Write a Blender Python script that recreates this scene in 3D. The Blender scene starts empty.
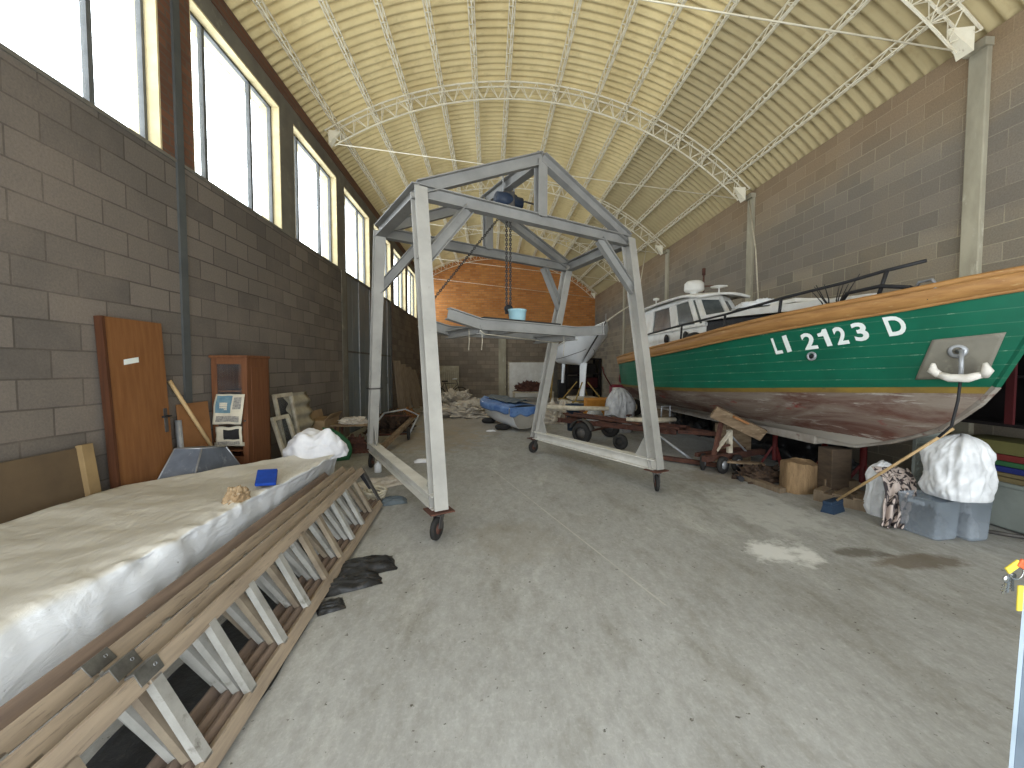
import bpy, bmesh, math, random
from mathutils import Vector, Matrix, noise
R_ = random.Random(7)
COL = bpy.context.scene.collection
V = Vector
PI = math.pi

# ------------------------------------------------------------------ materials
def srgb(r, g, b):
    f = lambda c: (c / 255.0) / 12.92 if c / 255.0 <= 0.04045 else ((c / 255.0 + 0.055) / 1.055) ** 2.4
    return (f(r), f(g), f(b), 1.0)

class NT:
    def __init__(s, name):
        s.m = bpy.data.materials.new(name); s.m.use_nodes = True
        s.t = s.m.node_tree; s.t.nodes.clear()
        s.out = s.n('ShaderNodeOutputMaterial')
    def n(s, typ, **kw):
        nd = s.t.nodes.new(typ)
        for k, v in kw.items(): setattr(nd, k, v)
        return nd
    def l(s, a, b): s.t.links.new(a, b)
    def val(s, sock, v):
        if hasattr(v, 'is_output'): s.l(v, sock)
        else: sock.default_value = v
    def coord(s, kind='Object', scale=(1, 1, 1), rot=(0, 0, 0)):
        if kind == 'World':
            src = s.n('ShaderNodeNewGeometry').outputs['Position']
        else:
            src = s.n('ShaderNodeTexCoord').outputs[kind]
        mp = s.n('ShaderNodeMapping'); s.l(src, mp.inputs['Vector'])
        mp.inputs['Scale'].default_value = scale; mp.inputs['Rotation'].default_value = rot
        return mp.outputs['Vector']
    def noise(s, vec, scale, detail=6, rough=0.6, dist=0.0):
        nd = s.n('ShaderNodeTexNoise'); s.l(vec, nd.inputs['Vector'])
        nd.inputs['Scale'].default_value = scale; nd.inputs['Detail'].default_value = detail
        nd.inputs['Roughness'].default_value = rough; nd.inputs['Distortion'].default_value = dist
        return nd.outputs['Fac']
    def ramp(s, fac, lo, hi, c0=(0, 0, 0, 1), c1=(1, 1, 1, 1)):
        nd = s.n('ShaderNodeValToRGB'); s.l(fac, nd.inputs['Fac'])
        e = nd.color_ramp.elements
        e[0].position = lo; e[1].position = hi; e[0].color = c0; e[1].color = c1
        return nd.outputs['Color']
    def mix(s, fac, a, b, mode='MIX'):
        nd = s.n('ShaderNodeMix', data_type='RGBA', blend_type=mode)
        s.val(nd.inputs[0], fac)
        s.val(nd.inputs[6], a); s.val(nd.inputs[7], b)
        return nd.outputs[2]
    def math(s, op, a, b=0.0, clamp=False):
        nd = s.n('ShaderNodeMath', operation=op); nd.use_clamp = clamp
        s.val(nd.inputs[0], a); s.val(nd.inputs[1], b)
        return nd.outputs[0]
    def bump(s, h, strength=0.3, dist=0.01, normal=None):
        nd = s.n('ShaderNodeBump'); s.l(h, nd.inputs['Height'])
        nd.inputs['Strength'].default_value = strength; nd.inputs['Distance'].default_value = dist
        if normal is not None: s.l(normal, nd.inputs['Normal'])
        return nd.outputs['Normal']
    def bsdf(s, color, rough=0.7, metal=0.0, normal=None, spec=0.3, trans=0.0, alpha=1.0):
        b = s.n('ShaderNodeBsdfPrincipled')
        s.val(b.inputs['Base Color'], color); s.val(b.inputs['Roughness'], rough)
        s.val(b.inputs['Metallic'], metal); b.inputs['Specular IOR Level'].default_value = spec
        b.inputs['Transmission Weight'].default_value = trans; s.val(b.inputs['Alpha'], alpha)
        if normal is not None: s.l(normal, b.inputs['Normal'])
        s.l(b.outputs['BSDF'], s.out.inputs['Surface'])
        return b

def mat(name, c1, c2=None, c3=None, scale=6, rough=0.7, metal=0.0, bump=0.15, stretch=(1, 1, 1), lo=.35, hi=.65,
        lo3=.58, hi3=.72, scale3=None, spec=0.3, bdist=0.01, kind='Object'):
    s = NT(name); v = s.coord(kind, stretch)
    f = s.noise(v, scale)
    col = s.ramp(f, lo, hi, c1, c2 or c1)
    if c3:
        f3 = s.noise(v, scale3 or scale * 2.3, 8, .65)
        col = s.mix(s.ramp(f3, lo3, hi3), col, c3)
    nrm = s.bump(s.noise(v, scale * 4), bump, bdist)
    s.bsdf(col, rough, metal, nrm, spec)
    return s.m

def wood(name, c1, c2, axis='Y', scale=1.0, rough=0.6, bump=.15):
    st = {'X': (1.2, 14, 14), 'Y': (14, 1.2, 14), 'Z': (14, 14, 1.2)}[axis]
    return mat(name, c1, c2, scale=2.2 * scale, stretch=st, rough=rough, bump=bump, lo=.3, hi=.7)

M = {}
def setup_mats():
    M['steel'] = mat('grey_painted_steel', srgb(122, 121, 118), srgb(138, 137, 133), srgb(102, 94, 84), scale=3, rough=.55, lo3=.64, hi3=.78, bump=.05)
    M['steel_mid'] = mat('pale_grey_leg_steel', srgb(146, 144, 138), srgb(164, 161, 154), srgb(116, 106, 94), scale=3, rough=.55, lo3=.64, hi3=.78, bump=.05)  # legs and gussets, a lighter grey than the upper frame
    M['steel_light'] = mat('pale_beam_steel', srgb(190, 187, 178), srgb(206, 203, 195), srgb(140, 130, 116), scale=4, rough=.6, lo3=.64, hi3=.78, bump=.05)  # base beams, the palest grey on the gantry
    M['steel_dark'] = mat('dark_steel', srgb(70, 68, 66), srgb(90, 86, 82), scale=8, rough=.55, metal=.3)
    M['rubber'] = mat('black_rubber', srgb(34, 33, 32), srgb(48, 46, 44), scale=9, rough=.8)
    M['rust'] = mat('rusty_steel', srgb(66, 44, 38), srgb(92, 60, 48), srgb(50, 40, 38), scale=9, rough=.85)
    M['rust_dark'] = mat('dark_rusty_scrap', srgb(54, 44, 38), srgb(82, 64, 50), srgb(40, 36, 34), scale=9, rough=.9)
    M['red_paint'] = mat('red_paint', srgb(104, 36, 34), srgb(86, 30, 30), srgb(56, 34, 30), scale=9, rough=.6)
    M['chain'] = mat('chain_metal', srgb(92, 90, 88), srgb(60, 58, 56), scale=30, rough=.45, metal=.7)
    M['blue_motor'] = mat('blue_hoist_paint', srgb(44, 56, 76), srgb(34, 44, 60), scale=6, rough=.5)
    M['bucket_blue'] = mat('pale_blue_plastic', srgb(146, 184, 194), srgb(162, 196, 204), scale=4, rough=.4)
    M['alu'] = mat('dull_aluminium', srgb(166, 164, 158), srgb(138, 136, 130), srgb(110, 106, 98), scale=6, rough=.5, metal=.1, stretch=(1, 1, 1))
    M['alu_brown'] = mat('stained_aluminium', srgb(140, 128, 110), srgb(112, 100, 86), scale=7, rough=.6)
    M['rail'] = mat('weathered_pale_wood_rail', srgb(158, 142, 122), srgb(132, 118, 102), srgb(102, 90, 78), scale=2.5, stretch=(12, 1, 12), rough=.7)
    M['rail_dark'] = mat('weathered_dark_and_shaded_rail', srgb(128, 110, 96), srgb(104, 90, 80), scale=2.5, stretch=(12, 1, 12), rough=.8)
    M['plate'] = mat('zinc_plate', srgb(120, 118, 112), srgb(88, 86, 82), scale=14, rough=.45, metal=.5)
    M['plastic_wrap'] = wrap_mat()
    M['white_cloth'] = mat('white_cloth', srgb(222, 222, 224), srgb(202, 202, 206), scale=5, rough=.85, bump=.3)
    M['white_plastic'] = mat('white_plastic_sheet', srgb(228, 230, 232), srgb(204, 206, 208), scale=6, rough=.45, bump=.3)
    M['dirty_white'] = mat('dirty_white_sheeting', srgb(208, 200, 186), srgb(170, 160, 146), srgb(120, 108, 94), scale=5, rough=.8, lo3=.6, hi3=.72, bump=.4)
    M['clear_grey'] = mat('grey_translucent_bag', srgb(150, 150, 150), srgb(184, 184, 184), srgb(110, 108, 106), scale=6, rough=.35, bump=.4)
    M['door_wood'] = wood('brown_veneer', srgb(130, 88, 52), srgb(112, 72, 40), 'Z')
    M['door_edge'] = wood('dark_wood_edge', srgb(84, 50, 30), srgb(64, 38, 24), 'Z')
    M['cab_wood'] = wood('red_brown_wood', srgb(118, 76, 48), srgb(94, 58, 36), 'Z')
    M['board_brown'] = mat('dusty_brown_board', srgb(96, 80, 60), srgb(82, 68, 52), scale=3, rough=.8)
    M['board_light'] = mat('light_wood_strip', srgb(150, 126, 88), srgb(130, 108, 76), scale=3, rough=.8)
    M['ply'] = mat('plywood', srgb(150, 104, 64), srgb(128, 88, 54), scale=3, rough=.8)
    M['pole_wood'] = wood('pale_pole_wood', srgb(186, 158, 116), srgb(164, 136, 96), 'Z')
    M['dark_timber'] = mat('dark_timber', srgb(84, 70, 56), srgb(62, 52, 42), scale=5, rough=.9, stretch=(1, 1, 4))
    M['plank'] = wood('grey_plank', srgb(128, 112, 92), srgb(100, 86, 70), 'Z')
    M['old_wood'] = mat('old_grey_wood', srgb(140, 120, 96), srgb(104, 86, 66), srgb(160, 144, 120), scale=5, rough=.85, stretch=(1, 1, 4))
    M['white_wood'] = mat('flaking_white_wood', srgb(200, 192, 172), srgb(166, 154, 134), scale=9, rough=.8)
    M['tray'] = mat('blue_grey_sheet_metal', srgb(112, 118, 128), srgb(92, 98, 108), srgb(140, 144, 148), scale=5, rough=.5)
    M['cement'] = mat('corrugated_cement', srgb(176, 168, 148), srgb(152, 144, 126), scale=6, rough=.9)
    M['card'] = mat('cardboard', srgb(156, 132, 100), srgb(138, 116, 88), scale=4, rough=.9)
    M['green_plastic'] = mat('dark_green_plastic', srgb(44, 92, 58), srgb(36, 76, 48), scale=4, rough=.5)
    M['paper'] = paper_mat()
    M['print_blue'] = mat('blue_newsprint', srgb(84, 116, 132), srgb(112, 138, 146), scale=14, rough=.85)
    M['print_grey'] = mat('grey_newsprint', srgb(160, 156, 146), srgb(110, 108, 104), scale=60, rough=.85)
    M['sponge'] = mat('blue_sponge', srgb(22, 66, 158), srgb(18, 54, 134), scale=12, rough=.85)
    M['rag'] = mat('tan_rag', srgb(168, 146, 116), srgb(138, 114, 84), srgb(196, 186, 168), scale=14, rough=.9, bump=.4)
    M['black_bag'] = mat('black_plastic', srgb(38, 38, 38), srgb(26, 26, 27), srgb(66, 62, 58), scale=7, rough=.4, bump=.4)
    M['tarp_blue'] = mat('blue_tarp', srgb(72, 104, 156), srgb(108, 138, 182), srgb(54, 80, 124), scale=4, rough=.55, bump=.3)
    M['tarp_dark'] = mat('dark_boat_cover', srgb(70, 80, 88), srgb(92, 100, 104), scale=6, rough=.7)
    M['hull_white'] = mat('white_gelcoat', srgb(240, 242, 244), srgb(228, 231, 234), scale=2, rough=.3)
    M['hull_grey'] = mat('grey_transom', srgb(160, 156, 148), srgb(140, 136, 128), scale=3, rough=.5)
    M['white_paint'] = mat('white_paint', srgb(226, 226, 222), srgb(208, 206, 200), srgb(160, 146, 128), scale=4, lo3=.68, hi3=.78, rough=.45)
    M['glass_dark'] = mat('salted_cabin_glass', srgb(92, 98, 98), srgb(70, 76, 78), scale=5, rough=.15, spec=.6, bump=.02)
    M['black'] = mat('black_fitting', srgb(28, 28, 30), srgb(40, 40, 42), scale=8, rough=.6)
    M['boat_wood'] = mat('varnished_boat_wood', srgb(164, 122, 72), srgb(140, 100, 58), srgb(188, 158, 112), scale=2.2, stretch=(4, .6, 14), rough=.5, lo3=.6, hi3=.75)
    M['deck'] = mat('grey_deck', srgb(150, 146, 136), srgb(120, 116, 106), scale=5, rough=.8)
    M['hull_green'] = hull_green()
    M['hull_bottom'] = hull_bottom()
    M['primer'] = mat('grey_worn_primer', srgb(158, 152, 142), srgb(130, 120, 110), srgb(104, 70, 60), scale=4, rough=.8)
    M['boot'] = mat('ochre_boot_stripe', srgb(142, 118, 52), srgb(116, 96, 50), srgb(90, 84, 52), scale=3, stretch=(1, 1, 1), rough=.6)
    M['letters'] = mat('white_letters', srgb(226, 230, 226), srgb(212, 218, 212), scale=5, rough=.5, bump=.02)
    M['zinc_sheet'] = mat('grey_bow_plate', srgb(124, 120, 108), srgb(106, 102, 92), srgb(140, 136, 122), scale=4, rough=.55)
    M['galv'] = mat('galvanised', srgb(168, 170, 172), srgb(140, 142, 146), scale=8, rough=.4, metal=.4)
    M['anchor'] = mat('white_painted_anchor', srgb(222, 218, 210), srgb(200, 194, 184), srgb(140, 92, 64), scale=10, lo3=.64, hi3=.72, rough=.5)
    M['sheet_door'] = mat('galvanised_sheet', srgb(118, 124, 126), srgb(102, 110, 114), srgb(130, 132, 128), scale=2, stretch=(1, 1, .4), rough=.5, metal=.15)
    M['cream'] = mat('cream_plaster', srgb(214, 200, 160), srgb(196, 180, 140), scale=5, rough=.9)
    M['frame_grey'] = mat('grey_window_steel', srgb(96, 98, 98), srgb(78, 80, 80), scale=6, rough=.6)
    M['concrete'] = mat('concrete', srgb(116, 112, 102), srgb(98, 94, 86), srgb(136, 132, 118), scale=2.5, rough=.9, kind='World')
    M['concrete_pale'] = mat('pale_concrete_pillar', srgb(176, 170, 150), srgb(148, 142, 124), srgb(196, 190, 172), scale=3, rough=.9, kind='World', stretch=(1, 1, .4))
    M['dark_strip'] = mat('dark_grey_pillar', srgb(72, 74, 74), srgb(84, 86, 84), scale=3, rough=.8, kind='World')
    M['truss'] = mat('cream_truss_paint', srgb(238, 232, 212), srgb(222, 214, 190), srgb(150, 128, 98), scale=6, rough=.7, lo3=.62, hi3=.72)
    M['wire'] = mat('pale_rope', srgb(200, 192, 172), srgb(176, 166, 144), scale=20, rough=.8)
    M['bark'] = mat('split_log', srgb(150, 124, 92), srgb(114, 92, 66), srgb(84, 66, 48), scale=4, stretch=(3, 3, .7), rough=.9, bump=.6, bdist=.03)
    M['orange_ply'] = mat('orange_wood', srgb(196, 138, 58), srgb(170, 112, 44), scale=4, rough=.6)
    M['magenta'] = mat('faded_red_plastic', srgb(150, 52, 72), srgb(120, 40, 56), scale=5, rough=.5)
    M['yellow'] = mat('yellow_paint', srgb(156, 130, 70), srgb(128, 104, 56), scale=8, rough=.7)
    M['navy'] = mat('navy_plastic', srgb(36, 54, 74), srgb(28, 44, 62), scale=5, rough=.5)
    M['dark_cab'] = mat('nearly_black_wood', srgb(30, 24, 24), srgb(22, 18, 18), scale=4, rough=.7)
    M['dark_red'] = mat('dark_red_wood', srgb(74, 24, 26), srgb(60, 20, 22), scale=4, rough=.7)
    M['olive'] = mat('olive_board', srgb(104, 100, 58), srgb(92, 88, 52), scale=4, rough=.8)
    M['redboard'] = mat('red_board', srgb(112, 42, 38), srgb(98, 36, 34), scale=4, rough=.8)
    M['greenboard'] = mat('green_board', srgb(52, 98, 62), srgb(46, 86, 54), scale=4, rough=.8)
    M['blueboard'] = mat('blue_board', srgb(38, 48, 112), srgb(32, 42, 96), scale=4, rough=.8)
    M['tanboard'] = mat('tan_board', srgb(122, 108, 76), srgb(104, 92, 64), scale=4, rough=.8)
    M['greybox'] = mat('grey_plastic_box', srgb(146, 152, 146), srgb(132, 138, 132), scale=4, rough=.5)
    M['stripe_cloth'] = stripe_mat()
    M['door_steel'] = mat('blue_grey_steel', srgb(120, 132, 144), srgb(104, 116, 128), scale=4, rough=.5)
    M['door_edge_pale'] = mat('pale_steel_edge', srgb(176, 190, 202), srgb(160, 174, 186), scale=4, rough=.5)
    M['key'] = mat('nickel_key', srgb(190, 190, 186), srgb(160, 160, 156), scale=20, rough=.25, metal=.9)
    M['tag_yellow'] = mat('yellow_key_tag', srgb(206, 186, 70), srgb(184, 164, 56), scale=8, rough=.5)
    M['tag_orange'] = mat('orange_key_tag', srgb(196, 92, 52), srgb(176, 80, 44), scale=8, rough=.5)
    M['clear_box'] = clear_mat('clear_plastic_box', srgb(176, 186, 196), .62)
    M['pane'] = clear_mat('dusty_window_pane', srgb(240, 244, 246), .9)
    M['cab_glass'] = clear_mat('cabinet_glass', srgb(160, 168, 170), .94)
    M['floor'] = floor_mat()
    M['block_left'] = block_mat('grey_concrete_block_left', 1, srgb(124, 115, 106), srgb(98, 92, 86), srgb(84, 78, 72), srgb(136, 124, 112))
    M['block_right'] = block_mat('brown_concrete_block_right', 1, srgb(152, 143, 128), srgb(124, 117, 106), srgb(168, 160, 140), srgb(158, 142, 116), right=True)
    M['back'] = back_mat()
    M['brick'] = brick_mat()
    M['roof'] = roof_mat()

def wrap_mat():
    s = NT('dusty_white_plastic_wrap'); v = s.coord('Object')
    col = s.ramp(s.noise(v, 2.2), .35, .7, srgb(206, 202, 192), srgb(188, 183, 171))
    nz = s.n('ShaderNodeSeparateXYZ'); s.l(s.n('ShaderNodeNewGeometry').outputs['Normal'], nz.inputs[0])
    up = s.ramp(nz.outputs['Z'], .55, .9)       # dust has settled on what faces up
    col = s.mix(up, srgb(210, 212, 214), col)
    speck = s.noise(v, 26, 4, .7)
    col = s.mix(s.math('MULTIPLY', s.ramp(speck, .70, .74), s.ramp(s.noise(v, 1.7), .45, .6)), col, srgb(96, 86, 70))
    v2 = s.coord('Object', (3, 1, 3))
    h = s.noise(v2, 3.5, 8, .6, 1.2)
    s.bsdf(col, .5, 0, s.bump(h, .45, .03), .35)
    return s.m

def paper_mat():
    return mat('printed_newspaper', srgb(206, 198, 178), srgb(188, 180, 160), scale=9, rough=.85)

def stripe_mat():
    s = NT('mottled_black_white_cloth'); v = s.coord('Object', (1, 1, .45))
    n = s.noise(v, 17, 3, .5, 1.5)
    col = s.mix(s.ramp(n, .50, .56), srgb(186, 172, 164), srgb(58, 52, 54))
    n2 = s.noise(v, 7, 2)
    col = s.mix(s.ramp(n2, .62, .7), col, srgb(150, 106, 100))
    s.bsdf(col, .9, 0, s.bump(n, .5, .02)); return s.m

def clear_mat(name, color, transp):
    s = NT(name); v = s.coord('Object')
    tr = s.n('ShaderNodeBsdfTransparent'); tr.inputs['Color'].default_value = (0.96, 0.97, 0.98, 1)
    b = s.n('ShaderNodeBsdfPrincipled'); b.inputs['Base Color'].default_value = color; b.inputs['Roughness'].default_value = .25
    mx = s.n('ShaderNodeMixShader')
    f = s.ramp(s.noise(v, 3.0), .3, .8, (1 - min(1, transp + .06),) * 3 + (1,), (1 - max(0, transp - .06),) * 3 + (1,))
    s.l(f, mx.inputs['Fac']); s.l(tr.outputs[0], mx.inputs[1]); s.l(b.outputs[0], mx.inputs[2])
    s.l(mx.outputs[0], s.out.inputs['Surface']); return s.m

def hull_green():
    s = NT('green_planked_topsides'); g = s.n('ShaderNodeTexCoord').outputs['Object']
    sp = s.n('ShaderNodeSeparateXYZ'); s.l(g, sp.inputs[0])
    v = s.coord('Object')
    col = s.ramp(s.noise(v, 2.5), .35, .7, srgb(8, 84, 62), srgb(12, 96, 72))
    # plank seams run with the sheer: height minus a little rise toward the bow
    zz = s.math('ADD', sp.outputs['Z'], s.math('MULTIPLY', sp.outputs['Y'], 0.045))
    saw = s.math('FRACT', s.math('MULTIPLY', zz, 9.5))
    seam = s.math('LESS_THAN', saw, 0.045)
    chips = s.ramp(s.noise(s.coord('Object', (1, 1, 2.2)), 12, 5, .7), .55, .62)
    col = s.mix(s.math('MULTIPLY', seam, s.math('ADD', s.math('MULTIPLY', chips, .6), .12)), col, srgb(150, 176, 150))
    hgt = s.math('MULTIPLY', seam, -1.0)
    s.bsdf(col, .38, 0, s.bump(hgt, .4, .01), .4); return s.m

def hull_bottom():
    s = NT('worn_red_antifouling')
    v = s.coord('Object', (1, .35, 1.6))
    n1 = s.noise(v, 2.2, 8, .68, .6); n2 = s.noise(s.coord('Object', (1, .25, 3.0)), 6.0, 8, .72, .3)
    col = s.ramp(n1, .38, .62, srgb(92, 60, 50), srgb(136, 124, 112))
    col = s.mix(s.ramp(n2, .56, .66), col, srgb(164, 156, 147))
    n3 = s.noise(s.coord('Object', (1, .5, 1.2)), 3.1, 5, .6)
    col = s.mix(s.ramp(n3, .63, .70), col, srgb(132, 50, 46))
    g = s.n('ShaderNodeTexCoord').outputs['Object']
    sp = s.n('ShaderNodeSeparateXYZ'); s.l(g, sp.inputs[0])
    # the keel band stripped to grey wood / primer, a painted band of its own
    band = s.math('LESS_THAN', s.math('ADD', sp.outputs['Z'], s.math('MULTIPLY', n1, .10)), 0.80)
    col = s.mix(band, col, srgb(158, 152, 142))
    saw = s.math('FRACT', s.math('MULTIPLY', sp.outputs['Z'], 10.0))
    s.bsdf(col, .8, 0, s.bump(s.math('ADD', n2, s.math('LESS_THAN', saw, .05)), .4, .015)); return s.m

def floor_mat():
    s = NT('dusty_concrete_floor'); v = s.coord('World')
    col = s.ramp(s.noise(v, .55, 8, .6), .3, .7, srgb(148, 147, 143), srgb(170, 170, 166))
    vs = s.coord('World', (1, .45, 1), (0, 0, .5))
    col = s.mix(s.math('MULTIPLY', s.ramp(s.noise(vs, 2.4, 9, .68), .50, .72), .85), col, srgb(122, 118, 108))
    col = s.mix(s.math('MULTIPLY', s.ramp(s.noise(vs, 1.3, 9, .7, .8), .56, .74), .8), col, srgb(190, 189, 183))
    col = s.mix(s.math('MULTIPLY', s.ramp(s.noise(v, 9, 6, .7), .66, .72), s.ramp(s.noise(v, 1.1), .4, .6)), col, srgb(84, 78, 66))
    col = s.mix(s.ramp(s.noise(v, 24, 3, .6), .67, .72), col, srgb(70, 66, 56))
    col = s.mix(s.math('MULTIPLY', s.ramp(s.noise(s.coord('World', (1, .5, 1), (0, 0, -.6)), 15, 9, .8), .35, .68), .5), col, srgb(102, 98, 88))
    col = s.mix(s.math('MULTIPLY', s.ramp(s.noise(v, 38, 6, .75), .5, .7), .22), col, srgb(202, 200, 194))
    g = s.n('ShaderNodeNewGeometry').outputs['Position']
    sp = s.n('ShaderNodeSeparateXYZ'); s.l(g, sp.inputs[0])
    X, Y = sp.outputs['X'], sp.outputs['Y']
    nn = s.noise(v, 4, 6, .7)
    def blob(cx, cy, rx, ry, amt, c, col):
        dx = s.math('DIVIDE', s.math('SUBTRACT', X, cx), rx); dy = s.math('DIVIDE', s.math('SUBTRACT', Y, cy), ry)
        d = s.math('ADD', s.math('MULTIPLY', dx, dx), s.math('MULTIPLY', dy, dy))
        d = s.math('ADD', d, s.math('MULTIPLY', s.math('SUBTRACT', nn, .5), 4.5))
        f = s.math('MULTIPLY', s.ramp(d, .25, 1.0, (1, 1, 1, 1), (0, 0, 0, 1)), amt)
        return s.mix(f, col, c)
    col = blob(2.35, 3.05, .30, .26, .8, srgb(214, 213, 208), col)
    col = blob(2.9, 4.0, .5, .8, .35, srgb(204, 203, 198), col)
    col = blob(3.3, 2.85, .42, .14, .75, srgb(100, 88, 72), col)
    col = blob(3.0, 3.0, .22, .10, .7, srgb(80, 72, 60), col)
    col = blob(3.2, 5.3, .7, .5, .6, srgb(122, 112, 98), col)
    col = blob(-1.2, 8.4, 1.2, 1.6, .6, srgb(142, 128, 108), col)
    col = blob(-.6, 10.5, 1.6, 2.0, .5, srgb(154, 140, 120), col)
    col = blob(.2, 3.4, .5, .5, .35, srgb(136, 130, 118), col)
    # thin pale chalk line from (0.07,5.67) to (1.10,2.41)
    dx, dy = 1.03, -3.26; L = math.hypot(dx, dy); nx, ny = -dy / L, dx / L
    d = s.math('ADD', s.math('MULTIPLY', s.math('SUBTRACT', X, .07), nx), s.math('MULTIPLY', s.math('SUBTRACT', Y, 5.67), ny))
    ad = s.math('ABSOLUTE', d)
    ln = s.math('MULTIPLY', s.math('LESS_THAN', ad, .007), s.math('MULTIPLY', s.math('GREATER_THAN', Y, 2.4), s.math('LESS_THAN', Y, 5.9)))
    col = s.mix(s.math('MULTIPLY', s.math('MULTIPLY', ln, .6), s.ramp(nn, .3, .55)), col, srgb(180, 176, 166))
    rgh = s.ramp(s.noise(v, 2, 5), .3, .7, (.7, .7, .7, 1), (.95, .95, .95, 1))
    s.bsdf(col, rgh, 0, s.bump(s.noise(v, 14, 8, .7), .12, .01), .3); return s.m

def wall_uv(s, axis=1):
    g = s.n('ShaderNodeNewGeometry').outputs['Position']
    sp = s.n('ShaderNodeSeparateXYZ'); s.l(g, sp.inputs[0])
    wob = s.noise(s.coord('World'), .8, 2)
    cb = s.n('ShaderNodeCombineXYZ'); s.l(sp.outputs[axis], cb.inputs[0])
    s.l(s.math('ADD', sp.outputs['Z'], s.math('MULTIPLY', wob, .04)), cb.inputs[1])
    return cb.outputs[0], sp

def bricks(s, vec, w, h, c1, c2, cm, ms=.008, bias=0.0):
    b = s.n('ShaderNodeTexBrick'); s.l(vec, b.inputs['Vector'])
    s.val(b.inputs['Color1'], c1); s.val(b.inputs['Color2'], c2); s.val(b.inputs['Mortar'], cm)
    b.inputs['Scale'].default_value = 1; b.inputs['Brick Width'].default_value = w; b.inputs['Row Height'].default_value = h
    b.inputs['Mortar Size'].default_value = ms; b.inputs['Mortar Smooth'].default_value = .2; b.inputs['Bias'].default_value = bias
    b.offset = .5
    return b

def block_mat(name, axis, c1, c2, cm, c3, right=False):
    s = NT(name); vec, sp = wall_uv(s, axis); v = s.coord('World')
    b = bricks(s, vec, .40 if right else .43, .185 if right else .205, c1, c2, cm, .006 if right else .007)
    col = b.outputs['Color']
    n = s.noise(v, 1.1, 8, .65)
    col = s.mix(s.math('MULTIPLY', s.ramp(n, .42, .68), .5), col, c3)
    if right:
        # three batches of block laid at different heights: pale at the bottom, grey-blue in the middle, brown at the top
        zz = s.math('ADD', sp.outputs['Z'], s.math('MULTIPLY', s.noise(v, .5, 3), .5))
        mid = s.math('MULTIPLY', s.ramp(s.math('MULTIPLY', zz, .2), .655, .675), s.ramp(s.math('MULTIPLY', zz, .2), .80, .90, (1, 1, 1, 1), (0, 0, 0, 1)))
        col = s.mix(s.math('MULTIPLY', mid, .5), col, srgb(124, 117, 110))
        top = s.ramp(s.math('MULTIPLY', zz, .2), .84, .98)
        col = s.mix(s.math('MULTIPLY', top, .5), col, srgb(158, 128, 92))
    fine = s.noise(v, 60, 3, .7)
    col = s.mix(s.math('MULTIPLY', s.ramp(fine, .3, .7), .28), col, srgb(60, 56, 52))
    h = s.math('ADD', s.math('MULTIPLY', b.outputs['Fac'], -1.0), s.math('MULTIPLY', fine, .35))
    s.bsdf(col, .92, 0, s.bump(h, .5, .012), .15); return s.m

def back_mat():
    s = NT('back_wall_block_and_brick'); vec, sp = wall_uv(s, 0); v = s.coord('World')
    b1 = bricks(s, vec, .43, .205, srgb(146, 134, 118), srgb(122, 112, 100), srgb(108, 100, 90))
    b2 = bricks(s, vec, .27, .105, srgb(206, 142, 84), srgb(178, 114, 64), srgb(168, 126, 88), .012)
    c2 = s.mix(s.math('MULTIPLY', s.ramp(s.noise(v, 1.6, 8, .65), .45, .7), .5), b2.outputs['Color'], srgb(210, 150, 84))
    c1 = s.mix(s.math('MULTIPLY', s.ramp(s.noise(v, .9, 8, .65), .45, .7), .45), b1.outputs['Color'], srgb(92, 80, 70))
    f = s.math('GREATER_THAN', sp.outputs['Z'], 3.12)
    col = s.mix(f, c1, c2)
    s.bsdf(col, .92, 0, s.bump(s.math('MULTIPLY', b2.outputs['Fac'], -1.0), .3, .01), .15); return s.m

def brick_mat():
    s = NT('red_brick_infill'); vec, sp = wall_uv(s, 1); v = s.coord('World')
    b = bricks(s, vec, .26, .075, srgb(118, 80, 60), srgb(98, 68, 54), srgb(96, 82, 70), .01)
    col = s.mix(s.math('MULTIPLY', s.ramp(s.noise(v, 2), .4, .7), .4), b.outputs['Color'], srgb(90, 66, 52))
    s.bsdf(col, .9, 0, s.bump(s.math('MULTIPLY', b.outputs['Fac'], -1.0), .5, .01)); return s.m

def roof_mat():
    s = NT('corrugated_fibre_cement'); v = s.coord('World')
    col = s.ramp(s.noise(s.coord('World', (1, .35, 1)), 1.6, 8, .65), .3, .7, srgb(228, 210, 160), srgb(206, 186, 136))
    # sheets low on the right-hand side are darker
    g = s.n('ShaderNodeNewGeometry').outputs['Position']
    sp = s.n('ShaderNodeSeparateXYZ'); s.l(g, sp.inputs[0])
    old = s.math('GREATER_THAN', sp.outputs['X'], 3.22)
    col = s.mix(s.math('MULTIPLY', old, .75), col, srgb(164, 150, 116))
    dirt = s.ramp(s.noise(s.coord('World', (1, 2.5, 1)), 2.6, 9, .7), .55, .72)
    col = s.mix(s.math('MULTIPLY', dirt, .4), col, srgb(140, 118, 80))
    s.bsdf(col, .85, 0, None, .2); return s.m

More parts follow.
